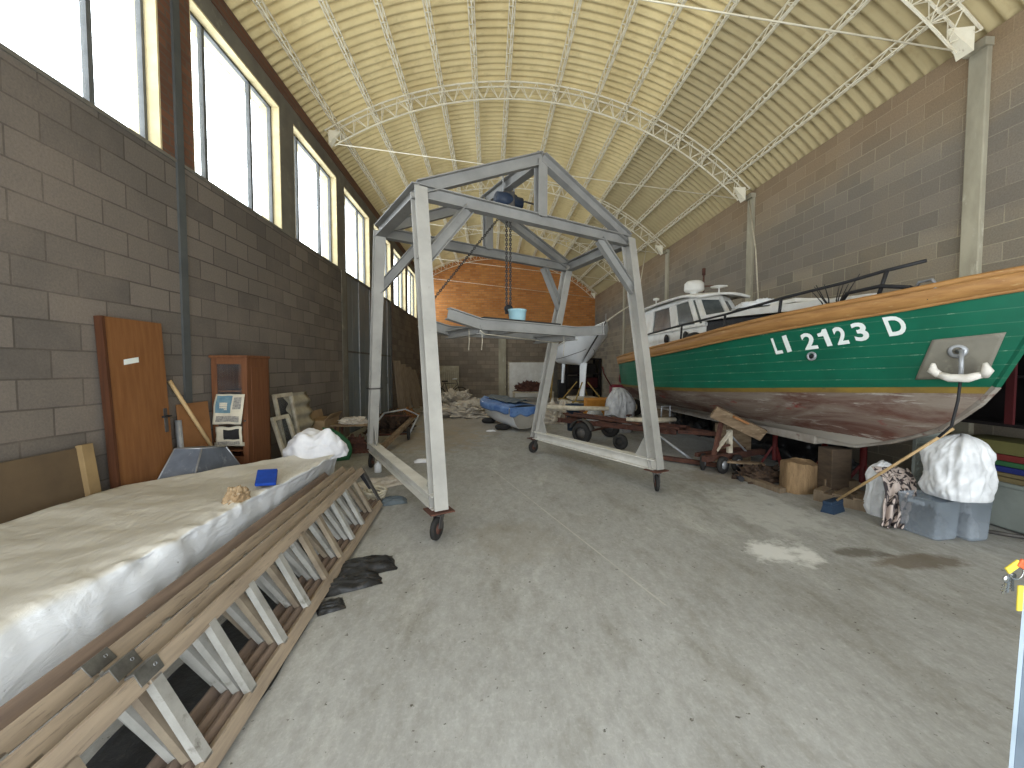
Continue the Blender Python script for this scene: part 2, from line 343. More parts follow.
# ------------------------------------------------------------------ mesh builder
class MB:
    def __init__(s): s.v = []; s.f = []; s.sm = []
    def add(s, verts, faces, smooth=False):
        o = len(s.v); s.v += [V(p) for p in verts]
        for f in faces: s.f.append(tuple(i + o for i in f)); s.sm.append(smooth)
        return s
    def box(s, lo, hi):
        x0, y0, z0 = lo; x1, y1, z1 = hi
        return s.add([(x0, y0, z0), (x1, y0, z0), (x1, y1, z0), (x0, y1, z0), (x0, y0, z1), (x1, y0, z1), (x1, y1, z1), (x0, y1, z1)],
                     [(0, 3, 2, 1), (4, 5, 6, 7), (0, 1, 5, 4), (1, 2, 6, 5), (2, 3, 7, 6), (3, 0, 4, 7)])
    def obox(s, c, ax, ay, az):          # oriented box: centre and three half-axis vectors
        c, ax, ay, az = V(c), V(ax), V(ay), V(az)
        p = [c + ax * i + ay * j + az * k for k in (-1, 1) for j in (-1, 1) for i in (-1, 1)]
        return s.add(p, [(0, 2, 3, 1), (4, 5, 7, 6), (0, 1, 5, 4), (1, 3, 7, 5), (3, 2, 6, 7), (2, 0, 4, 6)])
    @staticmethod
    def frame(p, q, up=(0, 0, 1)):
        d = (V(q) - V(p)).normalized(); u = V(up)
        if abs(d.dot(u.normalized())) > .98: u = V((0, 1, 0)) if abs(d.y) < .9 else V((1, 0, 0))
        a = d.cross(u).normalized(); b = a.cross(d).normalized()
        return d, a, b
    def bar(s, p, q, w, h, up=(0, 0, 1)):
        d, a, b = s.frame(p, q, up); p, q = V(p), V(q)
        return s.obox((p + q) / 2, d * ((q - p).length / 2), a * (w / 2), b * (h / 2))
    def profile(s, p, q, poly, up=(0, 0, 1)):   # extrude a 2D polygon from p to q
        d, a, b = s.frame(p, q, up); n = len(poly); p, q = V(p), V(q)
        vs = [p + a * x + b * y for x, y in poly] + [q + a * x + b * y for x, y in poly]
        fs = [(i, (i + 1) % n, n + (i + 1) % n, n + i) for i in range(n)] + [tuple(range(n - 1, -1, -1)), tuple(range(n, 2 * n))]
        return s.add(vs, fs)
    def ibeam(s, p, q, w, h, t=.012, up=(0, 0, 1)):
        W, H, k = w / 2, h / 2, t / 2
        return s.profile(p, q, [(-W, -H), (W, -H), (W, -H + t), (k, -H + t), (k, H - t), (W, H - t), (W, H), (-W, H), (-W, H - t), (-k, H - t), (-k, -H + t), (-W, -H + t)], up)
    def cbeam(s, p, q, w, h, t=.01, up=(0, 0, 1)):
        W, H = w / 2, h / 2
        return s.profile(p, q, [(-W, -H), (W, -H), (W, -H + t), (-W + t, -H + t), (-W + t, H - t), (W, H - t), (W, H), (-W, H)], up)
    def tube(s, pts, r, n=8, caps=True, closed=False):
        pts = [V(p) for p in pts]; m = len(pts); rings = []
        prev = None
        for i, p in enumerate(pts):
            if closed: t = pts[(i + 1) % m] - pts[i - 1]
            else: t = pts[min(i + 1, m - 1)] - pts[max(i - 1, 0)]
            t.normalize()
            if prev is None:
                u = V((0, 0, 1)) if abs(t.z) < .9 else V((1, 0, 0)); a = t.cross(u).normalized()
            else:
                a = prev - t * prev.dot(t); a.normalize()
            prev = a; b = t.cross(a)
            rr = r[i] if isinstance(r, (list, tuple)) else r
            rings.append([p + (a * math.cos(k * 2 * PI / n) + b * math.sin(k * 2 * PI / n)) * rr for k in range(n)])
        vs = [x for rg in rings for x in rg]; fs = []
        for i in range(m if closed else m - 1):
            j = (i + 1) % m
            for k in range(n): fs.append((i * n + k, i * n + (k + 1) % n, j * n + (k + 1) % n, j * n + k))
        s.add(vs, fs, True)
        if caps and not closed:
            o = len(s.v) - len(vs)
            s.f.append(tuple(o + k for k in range(n - 1, -1, -1))); s.sm.append(False)
            s.f.append(tuple(o + (m - 1) * n + k for k in range(n))); s.sm.append(False)
        return s
    def lathe(s, prof, c, axis=(0, 0, 1), n=24, smooth=True):
        c = V(c); d = V(axis).normalized(); u = V((0, 0, 1)) if abs(d.z) < .9 else V((1, 0, 0))
        a = d.cross(u).normalized(); b = d.cross(a)
        vs = []; fs = []
        for r, h in prof:
            for k in range(n): vs.append(c + d * h + (a * math.cos(2 * PI * k / n) + b * math.sin(2 * PI * k / n)) * max(r, 1e-4))
        for i in range(len(prof) - 1):
            for k in range(n): fs.append((i * n + k, i * n + (k + 1) % n, (i + 1) * n + (k + 1) % n, (i + 1) * n + k))
        s.add(vs, fs, smooth); return s
    def grid(s, fn, nu, nv, smooth=True, wrap_u=False):
        vs = [fn(i / nu, j / nv) for j in range(nv + 1) for i in range(nu + (0 if wrap_u else 1))]
        w = nu if wrap_u else nu + 1
        fs = [(j * w + i, j * w + (i + 1) % w, (j + 1) * w + (i + 1) % w, (j + 1) * w + i) for j in range(nv) for i in range(nu)]
        return s.add(vs, fs, smooth)
    def build(s, name, m, parent=None, bevel=0.0, origin=None, solid=0.0, bseg=2):
        if parent is not None:
            org = V((0, 0, 0)); pp = parent
            while pp is not None: org += pp.location; pp = pp.parent
        elif origin is not None: org = V(origin)
        else:
            xs = [p.x for p in s.v]; ys = [p.y for p in s.v]; zs = [p.z for p in s.v]
            org = V(((min(xs) + max(xs)) / 2, (min(ys) + max(ys)) / 2, min(zs)))
        me = bpy.data.meshes.new(name)
        me.from_pydata([tuple(p - org) for p in s.v], [], s.f)
        me.polygons.foreach_set('use_smooth', s.sm)
        bm = bmesh.new(); bm.from_mesh(me)
        bmesh.ops.recalc_face_normals(bm, faces=bm.faces)
        bm.to_mesh(me); bm.free(); me.update()
        me.materials.append(m if not isinstance(m, str) else M[m])
        o = bpy.data.objects.new(name, me); COL.objects.link(o)
        if parent is not None: o.parent = parent
        else: o.location = org
        if bevel:
            md = o.modifiers.new('edge', 'BEVEL'); md.width = bevel; md.segments = bseg; md.limit_method = 'ANGLE'; md.angle_limit = .6
        if solid:
            md = o.modifiers.new('thickness', 'SOLIDIFY'); md.thickness = solid; md.offset = 0
        return o

def tag(o, label, cat, group=None, kind=None):
    o['label'] = label; o['category'] = cat
    if group: o['group'] = group
    if kind: o['kind'] = kind
    return o
def struct(o): o['kind'] = 'structure'; return o
def thing(name, label, cat, loc, group=None):
    o = bpy.data.objects.new(name, None); COL.objects.link(o); o.location = loc; o.empty_display_size = .1
    return tag(o, label, cat, group)
def copy_tree(o, parent=None):
    c = o.copy(); COL.objects.link(c)
    if parent is not None: c.parent = parent
    for ch in list(o.children): copy_tree(ch, c)
    return c
def single(mb, name, m, label, cat, group=None, **kw): return tag(mb.build(name, m, **kw), label, cat, group)

def crumple(c, size, seed, freq=2.2, amp=.35, nu=64, nv=28, flat=.0, ridge=.6):
    """a heap of crumpled sheet: dome with creased noise"""
    mb = MB(); c = V(c); off = V((seed * 7.3, seed * 3.1, seed * 1.7))
    def fn(u, v):
        th = 2 * PI * u; ph = v * PI / 2
        r = math.cos(ph) ** .65; z = math.sin(ph) ** (1 + flat)
        d = V((math.cos(th) * r, math.sin(th) * r, z))
        n = noise.fractal(d * freq + off, .8, 2.1, 4)
        k = 1 - abs(noise.noise(d * freq * 1.7 + off * 2)) * 2
        e = 1 + amp * n * .6 + amp * ridge * (k - .5)
        zz = max(0, z * (e + .25 * noise.noise(d * freq * 2.5 - off)))
        return c + V((d.x * e * size[0] / 2, d.y * e * size[1] / 2, zz * size[2]))
    mb.grid(fn, nu, nv, True, True)
    return mb

# ------------------------------------------------------------------ the hall
XL, XR, YF, YB = -3.1, 5.15, -1.6, 19.5
SILL, WTOP, EAVE_L, EAVE_R = 3.55, 5.35, 5.82, 4.95
def circle3(a, b, c):
    ax, ay = a; bx, by = b; cx, cy = c
    d = 2 * (ax * (by - cy) + bx * (cy - ay) + cx * (ay - by))
    ux = ((ax * ax + ay * ay) * (by - cy) + (bx * bx + by * by) * (cy - ay) + (cx * cx + cy * cy) * (ay - by)) / d
    uy = ((ax * ax + ay * ay) * (cx - bx) + (bx * bx + by * by) * (ax - cx) + (cx * cx + cy * cy) * (bx - ax)) / d
    return ux, uy, math.hypot(ax - ux, ay - uy)
ACX, ACZ, AR = circle3((XL, EAVE_L), (1.0, 6.85), (XR, EAVE_R))
A0 = math.atan2(EAVE_L - ACZ, XL - ACX); A1 = math.atan2(EAVE_R - ACZ, XR - ACX)
def arc(a, dr=0.0): return ACX + (AR + dr) * math.cos(a), ACZ + (AR + dr) * math.sin(a)

def build_hall():
    mb = MB(); mb.grid(lambda u, v: V((XL - .8 + (XR - XL + 1.4) * u, YF + (YB + .3 - YF) * v, 0)), 4, 8, False)
    struct(mb.build('floor', 'floor'))
    # left wall: blockwork up to the sill, then columns, window bays and a lintel beam
    wl = MB().box((XL - .3, YF, 0), (XL, 8.94, SILL)); wl.box((XL - .3, 12.9, 0), (XL, YB, SILL)); wl.box((XL - .3, 8.94, 0), (XL - .06, 12.9, SILL))
    wl = struct(wl.build('wall_left', 'block_left'))
    b = MB().box((XL - .3, YF, WTOP), (XL, YB, EAVE_L - .12)).build('lintel_beam', 'concrete', wl)
    MB().box((XL - .1, YF, EAVE_L - .24), (XL + .012, YB, EAVE_L - .05)).build('brick_course', 'brick', wl)
    MB().box((XL - .02, YF, SILL - .03), (XL + .012, YB, SILL + .002)).build('window_ledge', 'concrete', wl)
    y0 = 2.28 - 2.2 * 2
    for k in range(10):
        ws = y0 + 2.2 * k; we = ws + 1.79; col_end = ws + 2.2
        near = k < 3
        mb = MB().box((XL - .3, we, SILL), (XL - .002, col_end, WTOP))
        mb.build('column', 'brick' if near else 'concrete', wl)
        if we > YB or we < -.5: continue
        ye = min(we, YB)
        # window: cream linings, grey steel frame and two mullions, three panes
        fr = MB(); X = XL - .14
        for y in (ws + .02, ws + .36, ws + 1.24, ye - .03): fr.box((X - .025, y - .022, SILL), (X + .025, y + .022, WTOP))
        fr.box((X - .025, ws, WTOP - .05), (X + .025, ye, WTOP)); fr.box((X - .025, ws, SILL), (X + .025, ye, SILL + .03))
        w = struct(fr.build('window_%d' % (k + 1), 'frame_grey'))
        j = MB().box((XL - .28, ye - .02, SILL), (XL - .004, ye + .002, WTOP)).box((XL - .28, ws, WTOP - .02), (XL - .004, ye, WTOP + .002)).box((XL - .28, ws - .002, SILL), (XL - .004, ws + .015, WTOP))
        j.build('lining', 'cream', w)
        for a, bb in ((ws + .02, ws + .36), (ws + .36, ws + 1.24), (ws + 1.24, ye - .05)):
            MB().box((X - .003, a + .02, SILL + .03), (X + .003, bb - .02, WTOP - .05)).build('pane', 'pane', w)
    # dark pillar strips on the left wall
    st = struct(MB().box((XL - .02, 4.22, 0), (XL + .022, 4.31, EAVE_L - .1)).build('trim_1', 'dark_strip'))
    struct(MB().box((XL - .02, 8.62, 0), (XL + .015, 8.9, SILL)).build('trim_2', 'concrete'))
    # right wall and pillars
    struct(MB().box((XR, YF, 0), (XR + .3, YB, EAVE_R)).build('wall_right', 'block_right'))
    n = 3
    for y in (4.05, 7.72, 11.45, 15.15):
        p = struct(MB().box((XR - .05, y - .085, 0), (XR + .05, y + .085, EAVE_R - .12)).build('trim_%d' % n, 'concrete_pale', bevel=.01)); n += 1
        MB().box((XR - .10, y - .1, EAVE_R - .16), (XR + .04, y + .1, EAVE_R - .08)).build('bearing_pad', 'concrete_pale', p)
    # back wall to the underside of the roof arc
    N = 40; pts = [(XL - .3, 0), (XR + .3, 0)] + [arc(A1 + (A0 - A1) * i / N, .045) for i in range(N + 1)]
    mb = MB(); m = len(pts)
    mb.add([V((x, YB, z)) for x, z in pts] + [V((x, YB + .3, z)) for x, z in pts],
           [tuple(range(m)), tuple(range(2 * m - 1, m - 1, -1))] + [(i, i + m, (i + 1) % m + m, (i + 1) % m) for i in range(m)])
    wb = struct(mb.build('wall_back', 'back'))
    MB().box((.42, YB - .06, 0), (.78, YB + .02, 3.12)).build('column', 'concrete_pale', wb)
    MB().box((3.0, YB - .06, 0), (3.3, YB + .02, 3.12)).build('column', 'concrete', wb)
    MB().box((XL, YB - .03, 3.04), (XR, YB + .02, 3.2)).build('ring_beam', 'concrete', wb)
    # unseen front wall behind the viewpoint, its wide doorway shaped to limit the daylight
    ox0, ox1, oz = -2.5, 4.6, 3.6
    pts2 = [(XL - .3, 0), (ox0, 0), (ox0, oz), (ox1, oz), (ox1, 0), (XR + .3, 0)] + [arc(A1 + (A0 - A1) * i / N, .045) for i in range(N + 1)]
    mb = MB(); m = len(pts2)
    mb.add([V((x, YF - .25, z)) for x, z in pts2] + [V((x, YF, z)) for x, z in pts2], [tuple(range(m)), tuple(range(2 * m - 1, m - 1, -1))] + [(i, i + m, (i + 1) % m + m, (i + 1) % m) for i in range(m)])
    struct(mb.build('wall_front', 'block_left'))
    # corrugated vault
    NU = 44; pitch = .15; nv = int((YB + .2 - YF) / (pitch / 6))
    ov = .085
    def roof(u, v):
        a = (A0 + ov) + (A1 - A0 - ov * 1.6) * u
        y = YF + (YB + .2 - YF) * v
        x, z = arc(a, 0.034 * math.sin(2 * PI * y / pitch) + .05)
        return V((x, y, z))
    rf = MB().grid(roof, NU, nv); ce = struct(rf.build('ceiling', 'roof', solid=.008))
    # lattice purlins at the sheet joints, lengthwise
    slopes = [-.632, -.455, -.305, -.172, -.049, .065, .245, .398, .529, .673, .834, 1.027, 1.278]
    for sl in slopes:
        lo, hi = A1, A0                       # find the arc angle where (x, z-1.5) has this slope
        for _ in range(50):
            mid = (lo + hi) / 2; x, z = arc(mid, -.05)
            if x - sl * (z - 1.5) > 0: lo = mid
            else: hi = mid
        a = (lo + hi) / 2
        mb = MB(); da = .045 / AR
        ch = [arc(a - da, .015), arc(a + da, .015), arc(a, -.10)]
        for x, z in ch: mb.bar((x, YF, z), (x, YB, z), .016, .016)
        y = YF; k = 0; stp = .3
        while y < YB - stp:
            for q in (0, 1):
                p0 = (ch[q][0], y, ch[q][1]); p1 = (ch[2][0], y + stp / 2, ch[2][1]); p2 = (ch[q][0], y + stp, ch[q][1])
                mb.bar(p0, p1, .009, .009); mb.bar(p1, p2, .009, .009)
            mb.bar((ch[0][0], y, ch[0][1]), (ch[1][0], y, ch[1][1]), .012, .012)
            y += stp
        struct(mb.build('trim_%d' % n, 'truss')); n += 1
    # lattice arches and their tie rods
    for y in (4.05, 7.72, 11.45, 15.15, 18.85):
        mb = MB(); N = 30
        P = lambda a, dr, dy=0: V((arc(a, dr)[0], y + dy, arc(a, dr)[1]))
        e0, e1 = A0 - .012, A1 + .012
        for dr, dy in ((-.07, -.07), (-.07, .07), (-.34, 0)):
            for i in range(N):
                f = lambda i: e0 + (e1 - e0) * i / N
                mb.bar(P(f(i), dr, dy), P(f(i + 1), dr, dy), .02, .02, (0, 1, 0))
        for i in range(N):
            a, b2, c = e0 + (e1 - e0) * i / N, e0 + (e1 - e0) * (i + .5) / N, e0 + (e1 - e0) * (i + 1) / N
            for dy in (-.07, .07):
                mb.bar(P(a, -.07, dy), P(b2, -.34), .009, .009, (0, 1, 0)); mb.bar(P(b2, -.34), P(c, -.07, dy), .009, .009, (0, 1, 0))
        t = struct(mb.build('trim_%d' % n, 'truss')); n += 1
        r = MB(); r.tube([P(e0, -.3) + V((.05, 0, 0)), P(e1, -.3) + V((-.05, 0, 0))], .009, 6); r.build('tie_rod', 'truss', t)
        for e, sx in ((e0, 1), (e1, -1)):
            g = MB(); c = P(e, -.2)
            g.add([c + V((0, -.08, .12)), c + V((0, .08, .12)), c + V((0, .08, -.12)), c + V((0, -.08, -.12)), c + V((sx * .2, -.01, .14)), c + V((sx * .2, .01, .14))],
                  [(0, 1, 2, 3), (0, 4, 5, 1), (1, 5, 2), (2, 5, 4, 3), (3, 4, 0)])
            g.build('end_plate', 'truss', t)
    # steel sliding leaves in the left wall
    d = MB()
    yy = 8.94; X = XL - .045
    prof = []
    k = 0
    while yy < 12.88:
        d.box((X - .01, yy, .02), (X + .012, min(yy + .42, 12.88), SILL - .04)); yy += .44
    dr = struct(d.build('door_1', 'sheet_door'))
    r = MB(); yy = 8.94
    while yy < 12.9:
        r.box((X - .01, yy - .022, .02), (X + .03, yy + .004, SILL - .04)); yy += .44 * 2
    r.build('rib', 'galv', dr)
    MB().box((X - .01, 8.94, 1.82), (X + .028, 12.88, 1.86)).build('cross_rail', 'steel_dark', dr)
    MB().box((X - .02, 8.9, 0), (X + .05, 8.95, SILL)).box((X - .02, 12.86, 0), (X + .05, 12.91, SILL)).build('door_frame', 'steel_dark', dr)
    MB().tube([(X + .03, 12.2, 1.0), (X + .07, 12.2, 1.0), (X + .07, 12.2, 1.2), (X + .03, 12.2, 1.2)], .01, 8).build('handle', 'steel_dark', dr)
    # the entrance door leaf standing open beside the viewpoint, edge on
    E0, E1 = V((1.462, 1.0, 0)), V((1.76, .27, 0)); LN = V((.032, 0, 1)); dd = (E1 - E0).normalized(); nn = V((-dd.y, dd.x, 0))
    lf = MB(); lf.obox((E0 + E1) / 2 + LN * 1.06, (E1 - E0) / 2, nn * .02, LN * 1.04)
    dl = struct(lf.build('door_2', 'door_steel', bevel=.003))
    MB().obox(E0 - dd * .003 + LN * 1.06, dd * .004, nn * .022, LN * 1.04).build('edge_strip', 'door_edge_pale', dl)
    MB().obox(E0 + dd * .05 + nn * .024 + LN * .98, dd * .02, nn * .004, LN * .09).build('lock_plate', 'galv', dl)
    h = MB(); h.tube([E0 + dd * .05 + nn * .02 + V((0, 0, 1.04)), E0 + dd * .05 + nn * .07 + V((0, 0, 1.04)), E0 + dd * .16 + nn * .07 + V((0, 0, 1.04))], .009, 8)
    h.build('door_handle', 'black', dl)
    # key bunch in the lock
    K = E0 + V((-.006, 0, .955)); kr = thing('key_bunch', 'bunch of keys with yellow and orange tags hanging in the door edge lock', 'keys', K)
    a = V((-1, .2, 0)).normalized()
    MB().tube([K + V((-.005 + .021 * math.cos(t * PI / 10), .004, -.02 + .021 * math.sin(t * PI / 10))) for t in range(20)], .002, 6, closed=True).build('key_ring', 'key', kr)
    for q, (dx, tilt, mt) in enumerate(((-.03, -.25, 'key'), (-.016, -.1, 'key'), (.0, .08, 'key'))):
        kb = MB(); o = K + V((dx, .004 + .006 * q, -.03)); dn = V((tilt, 0, -1)).normalized(); sd = V((dn.z, 0, -dn.x))
        kb.lathe([(.0, -.0015), (.011, -.0015), (.011, .0015), (0, .0015)], o + dn * .01, (0, 1, 0), 12)
        kb.obox(o + dn * .035, dn * .017, sd * .0035, V((0, .001, 0)))
        for j in range(3): kb.obox(o + dn * (.03 + .007 * j) + sd * .005, dn * .002, sd * .003, V((0, .001, 0)))
        kb.build('key', mt, kr)
    tg = MB(); o = K + V((-.014, -.012, -.045)); tg.obox(o + V((0, 0, -.04)), V((.008, 0, 0)), V((0, .003, 0)), V((0, 0, .036))); tg.build('yellow_tag', 'tag_yellow', kr, bevel=.003)['label'] = 'yellow key tag'
    tg = MB(); o = K + V((-.03, -.006, 0)); tg.obox(o, V((.018, 0, .012)), V((0, .003, 0)), V((-.006, 0, .008))); tg.build('fob', 'tag_yellow', kr, bevel=.002)
    tg = MB(); o = K + V((.0, -.01, .004)); tg.obox(o, V((.018, 0, -.01)), V((0, .003, 0)), V((.006, 0, .01))); tg.build('orange_tag', 'tag_orange', kr, bevel=.002)['label'] = 'orange key tag'

# ------------------------------------------------------------------ gantry and what hangs from it
GB = {'NL': V((-.45, 3.49, .25)), 'FL': V((-1.77, 6.07, .25)), 'NR': V((2.02, 4.72, .25)), 'FR': V((.79, 6.96, .25))}
GT = {'NL': V((-.68, 3.96, 3.12)), 'FL': V((-1.37, 5.15, 3.12)), 'NR': V((1.85, 5.34, 3.12)), 'FR': V((1.32, 6.80, 3.12))}
PN, PF = V((.6, 4.65, 3.88)), V((-.07, 5.89, 3.88))
GU = V((math.cos(.488), math.sin(.488), 0)); GV = V((-GU.y, GU.x, 0))

def make_caster(root, p, yaw):
    c = bpy.data.objects.new('caster', None); COL.objects.link(c); c.parent = root; c.location = V((p.x, p.y, 0)) - root.location
    o = V((p.x, p.y, 0)); f = V((math.cos(yaw), math.sin(yaw), 0)); a = V((-f.y, f.x, 0)); w = o - f * .04 + V((0, 0, .1))
    MB().lathe([(.03, -.02), (.085, -.02), (.1, -.014), (.1, .014), (.085, .02), (.03, .02)], w, a, 24).build('wheel', 'rubber', c)
    MB().lathe([(.0, -.03), (.05, -.022), (.05, .022), (.0, .03)], w, a, 16).build('wheel_hub', 'rust', c)
    fk = MB()
    for sgn in (-1, 1): fk.bar(w + a * .033 * sgn, o + a * .033 * sgn + V((0, 0, .22)), .008, .06, f)
    fk.obox(o + V((0, 0, .218)), f * .06, a * .05, V((0, 0, .006))); fk.lathe([(.035, .222), (.035, .24)], o, (0, 0, 1), 12)
    fk.build('fork', 'steel_dark', c)
    MB().obox(o + V((0, 0, .246)), GU * .11, GV * .1, V((0, 0, .006))).build('mounting_plate', 'rust', c)
    return c

def build_gantry():
    g = thing('gantry_crane', 'tall grey steel gantry frame on four caster wheels in the middle of the floor', 'gantry', (.15, 5.28, 0))
    for k in ('NL', 'FL', 'NR', 'FR'):
        mb = MB(); mb.ibeam(GB[k], GT[k] + V((0, 0, .08)), .125, .14, .012, GV); mb.build('leg', 'steel_mid', g)
        make_caster(g, GB[k], {'NL': 1.2, 'FL': 1.5, 'NR': 1.35, 'FR': .6}[k])
    for a, b in (('NL', 'FL'), ('NR', 'FR')):
        up = V((0, 0, .06)); MB().ibeam(GB[a] + up, GB[b] + up, .13, .13, .012).build('base_beam', 'steel_light', g)
        MB().ibeam(GT[a] + V((0, 0, .07)), GT[b] + V((0, 0, .07)), .13, .15, .012).build('eave_beam', 'steel', g)
        for e, o in ((a, b), (b, a)):
            d = (GB[o] - GB[e]).normalized(); l = (GT[e] - GB[e]).normalized()
            p = GB[e] + up + d * .06
            mb = MB(); n = d.cross(V((0, 0, 1))) * .006
            q = [p, p + d * .30, p + l * .42]
            mb.add([x - n for x in q] + [x + n for x in q], [(0, 1, 2), (5, 4, 3), (0, 3, 4, 1), (1, 4, 5, 2), (2, 5, 3, 0)]); mb.build('gusset_plate', 'steel_mid', g)
    for a, b, pk in (('NL', 'NR', PN), ('FL', 'FR', PF)):
        z = V((0, 0, .06)); MB().ibeam(GT[a] + z, GT[b] + z, .1, .13, .011).build('bottom_chord', 'steel', g)
        for e in (a, b): MB().ibeam(GT[e] + z * 1.6, pk, .1, .13, .011).build('rafter', 'steel', g)
        mid = GT[a].lerp(GT[b], .5) + z; MB().ibeam(mid + V((0, 0, .04)), V((mid.x, mid.y, pk.z - .03)), .12, .1, .01, GV).build('king_post', 'steel', g)
        d = (GT[b] - GT[a]).normalized()
        for e, sg in ((a, 1), (b, -1)):
            p0 = GT[e].lerp(GB[e], .22); p1 = GT[e] + d * sg * .52
            MB().ibeam(p0, p1, .09, .11, .01).build('knee_brace', 'steel', g)
    MB().ibeam(PN, PF, .11, .15, .012).build('ridge_beam', 'steel', g)
    # strap round the far-left leg
    c = GB['FL'].lerp(GT['FL'], .33); lp = [c + GU * (.085 * x) + GV * (.085 * y) for x, y in ((-1, -1), (1, -1), (1, 1), (-1, 1))]
    MB().tube(lp, .012, 6, closed=True).build('wire_loop', 'steel_dark', g)

def chain_links(mb, p, q, size=.03, r=.0045):
    p, q = V(p), V(q); L = (q - p).length; d, a, b = MB.frame(p, q)
    n = max(2, int(L / (size * .8)))
    for i in range(n):
        c = p + d * (L * (i + .5) / n); s = a if i % 2 else b
        mb.tube([c + d * (size * .62 * math.cos(t * PI / 4)) + s * (size * .36 * math.sin(t * PI / 4)) for t in range(8)], r, 4, closed=True)

def build_hoist():
    c = PN.lerp(PF, .53); z0 = 3.80
    h = thing('chain_hoist', 'chain hoist with dark blue motor hanging from the gantry ridge beam', 'hoist', (c.x, c.y, 2.05))
    for s in (-.07, .07): MB().box((c.x + s - .008, c.y - .05, 3.70), (c.x + s + .008, c.y + .05, 4.02)).build('hanger_plate', 'galv', h)
    MB().lathe([(0, -.19), (.085, -.18), (.10, -.06), (.10, .08), (.08, .11), (.08, .19), (0, .195)], (c.x, c.y, 3.66), GU, 20).build('motor', 'blue_motor', h)
    MB().box((c.x - .08, c.y - .08, 3.55), (c.x + .08, c.y + .08, 3.76)).build('gearbox', 'steel_dark', h, bevel=.015)
    for s in (-.025, .025):
        mb = MB(); chain_links(mb, (c.x + s, c.y, 3.56), (c.x + s, c.y, 2.3), .036, .0062); mb.build('chain', 'chain', h)
    MB().lathe([(0, -.03), (.05, -.03), (.055, 0), (.05, .03), (0, .03)], (c.x, c.y, 2.27), GV, 16).box((c.x - .045, c.y - .02, 2.2), (c.x + .045, c.y + .02, 2.29)).build('hook_block', 'black', h)
    MB().tube([V((c.x, c.y, 2.2)) + V((0, 0, -.02)) + (GU * math.sin(t) + V((0, 0, -1)) * (1 - math.cos(t))) * .035 for t in [i * .28 for i in range(0, 17)]], .01, 8).build('hook', 'chain', h)
    MB().tube([(c.x + .09, c.y, 3.62), (c.x + .22, c.y + .05, 3.68), (c.x + .34, c.y + .1, 3.67)], .012, 6).build('chain_guide', 'steel_dark', h)
    # lifting frame
    f = thing('lifting_frame', 'grey bent steel beam lifting frame hanging level inside the gantry', 'lifting frame', (.34, 5.3, 1.9))
    off = GV * .92
    def bent(o):
        pts = [V((-.44, 4.25, 2.06)) + o, V((-.11, 4.47, 1.975)) + o, V((1.12, 5.24, 1.965)) + o, V((1.57, 5.52, 2.01)) + o]
        mb = MB()
        for i in range(3): mb.ibeam(pts[i], pts[i + 1], .09, .125, .011)
        return mb, pts
    mb, P1 = bent(V((0, 0, 0))); mb.build('side_beam', 'steel', f)
    up = V((0, 0, .072)); MB().bar(P1[1].lerp(P1[2], .02) + up, P1[1].lerp(P1[2], .8) + up, .09, .018).build('rubber_pad', 'rubber', f)
    mb, P2 = bent(off); mb.build('side_beam', 'steel', f)
    for t in (1, 2):
        MB().ibeam(P1[t] + V((0, 0, -.06)), P2[t] + V((0, 0, -.06)), .09, .1, .01).build('cross_beam', 'steel', f)
    m1 = P1[1].lerp(P1[2], .42); m2 = P2[1].lerp(P2[2], .42)
    MB().ibeam(m1 + V((0, 0, .01)), m2 + V((0, 0, .01)), .14, .1, .012).build('lifting_beam', 'steel', f)
    for q in (P1[3], P2[3]):
        MB().box((q.x - .008, q.y - .03, q.z - .06), (q.x + .008, q.y + .03, q.z + .10)).build('end_lug', 'steel', f)
    MB().tube([P1[1] + V((0, 0, -.07)), P1[1] + V((.05, .1, -.10)), P1[2].lerp(P2[2], .4) + V((0, 0, -.13))], .005, 6).build('safety_line', 'wire', f)
    for q in (P1[1] + V((-.12, -.06, -.06)), P1[1] + V((.02, .02, -.07)), P1[2] + V((-.15, 0, -.06))):
        MB().tube([q, q + V((.005, 0, -.12)), q + V((-.004, .002, -.2 - .1 * R_.random()))], .003, 5).build('loose_cord', 'wire', f)
    # sling chain to the back left tip
    s = MB(); chain_links(s, V((c.x - .04, c.y, 3.55)), P2[0] + V((0, 0, .07)), .034, .005)
    single(s, 'sling_chain', 'chain', 'thin slanted chain running from the hoist down to the lifting frame left end', 'chain')
    # bucket standing on the lifting beam
    bc = m1.lerp(m2, .26) + GU * .055 + V((.0, .0, .061)); bk = thing('bucket', 'pale blue plastic bucket standing on the hanging lifting frame', 'bucket', bc)
    MB().lathe([(0, 0), (.088, 0), (.098, .02), (.110, .17), (.117, .172), (.117, .185), (.105, .185), (.103, .17), (.09, .015), (0, .015)], bc, (0, 0, 1), 28).build('tub', 'bucket_blue', bk)
    MB().tube([bc + V((0.114 * math.cos(t), .05 * math.sin(t) - .02, .17 - .06 * math.sin(t))) for t in [i * PI / 12 for i in range(13)]], .003, 6).build('handle', 'galv', bk)

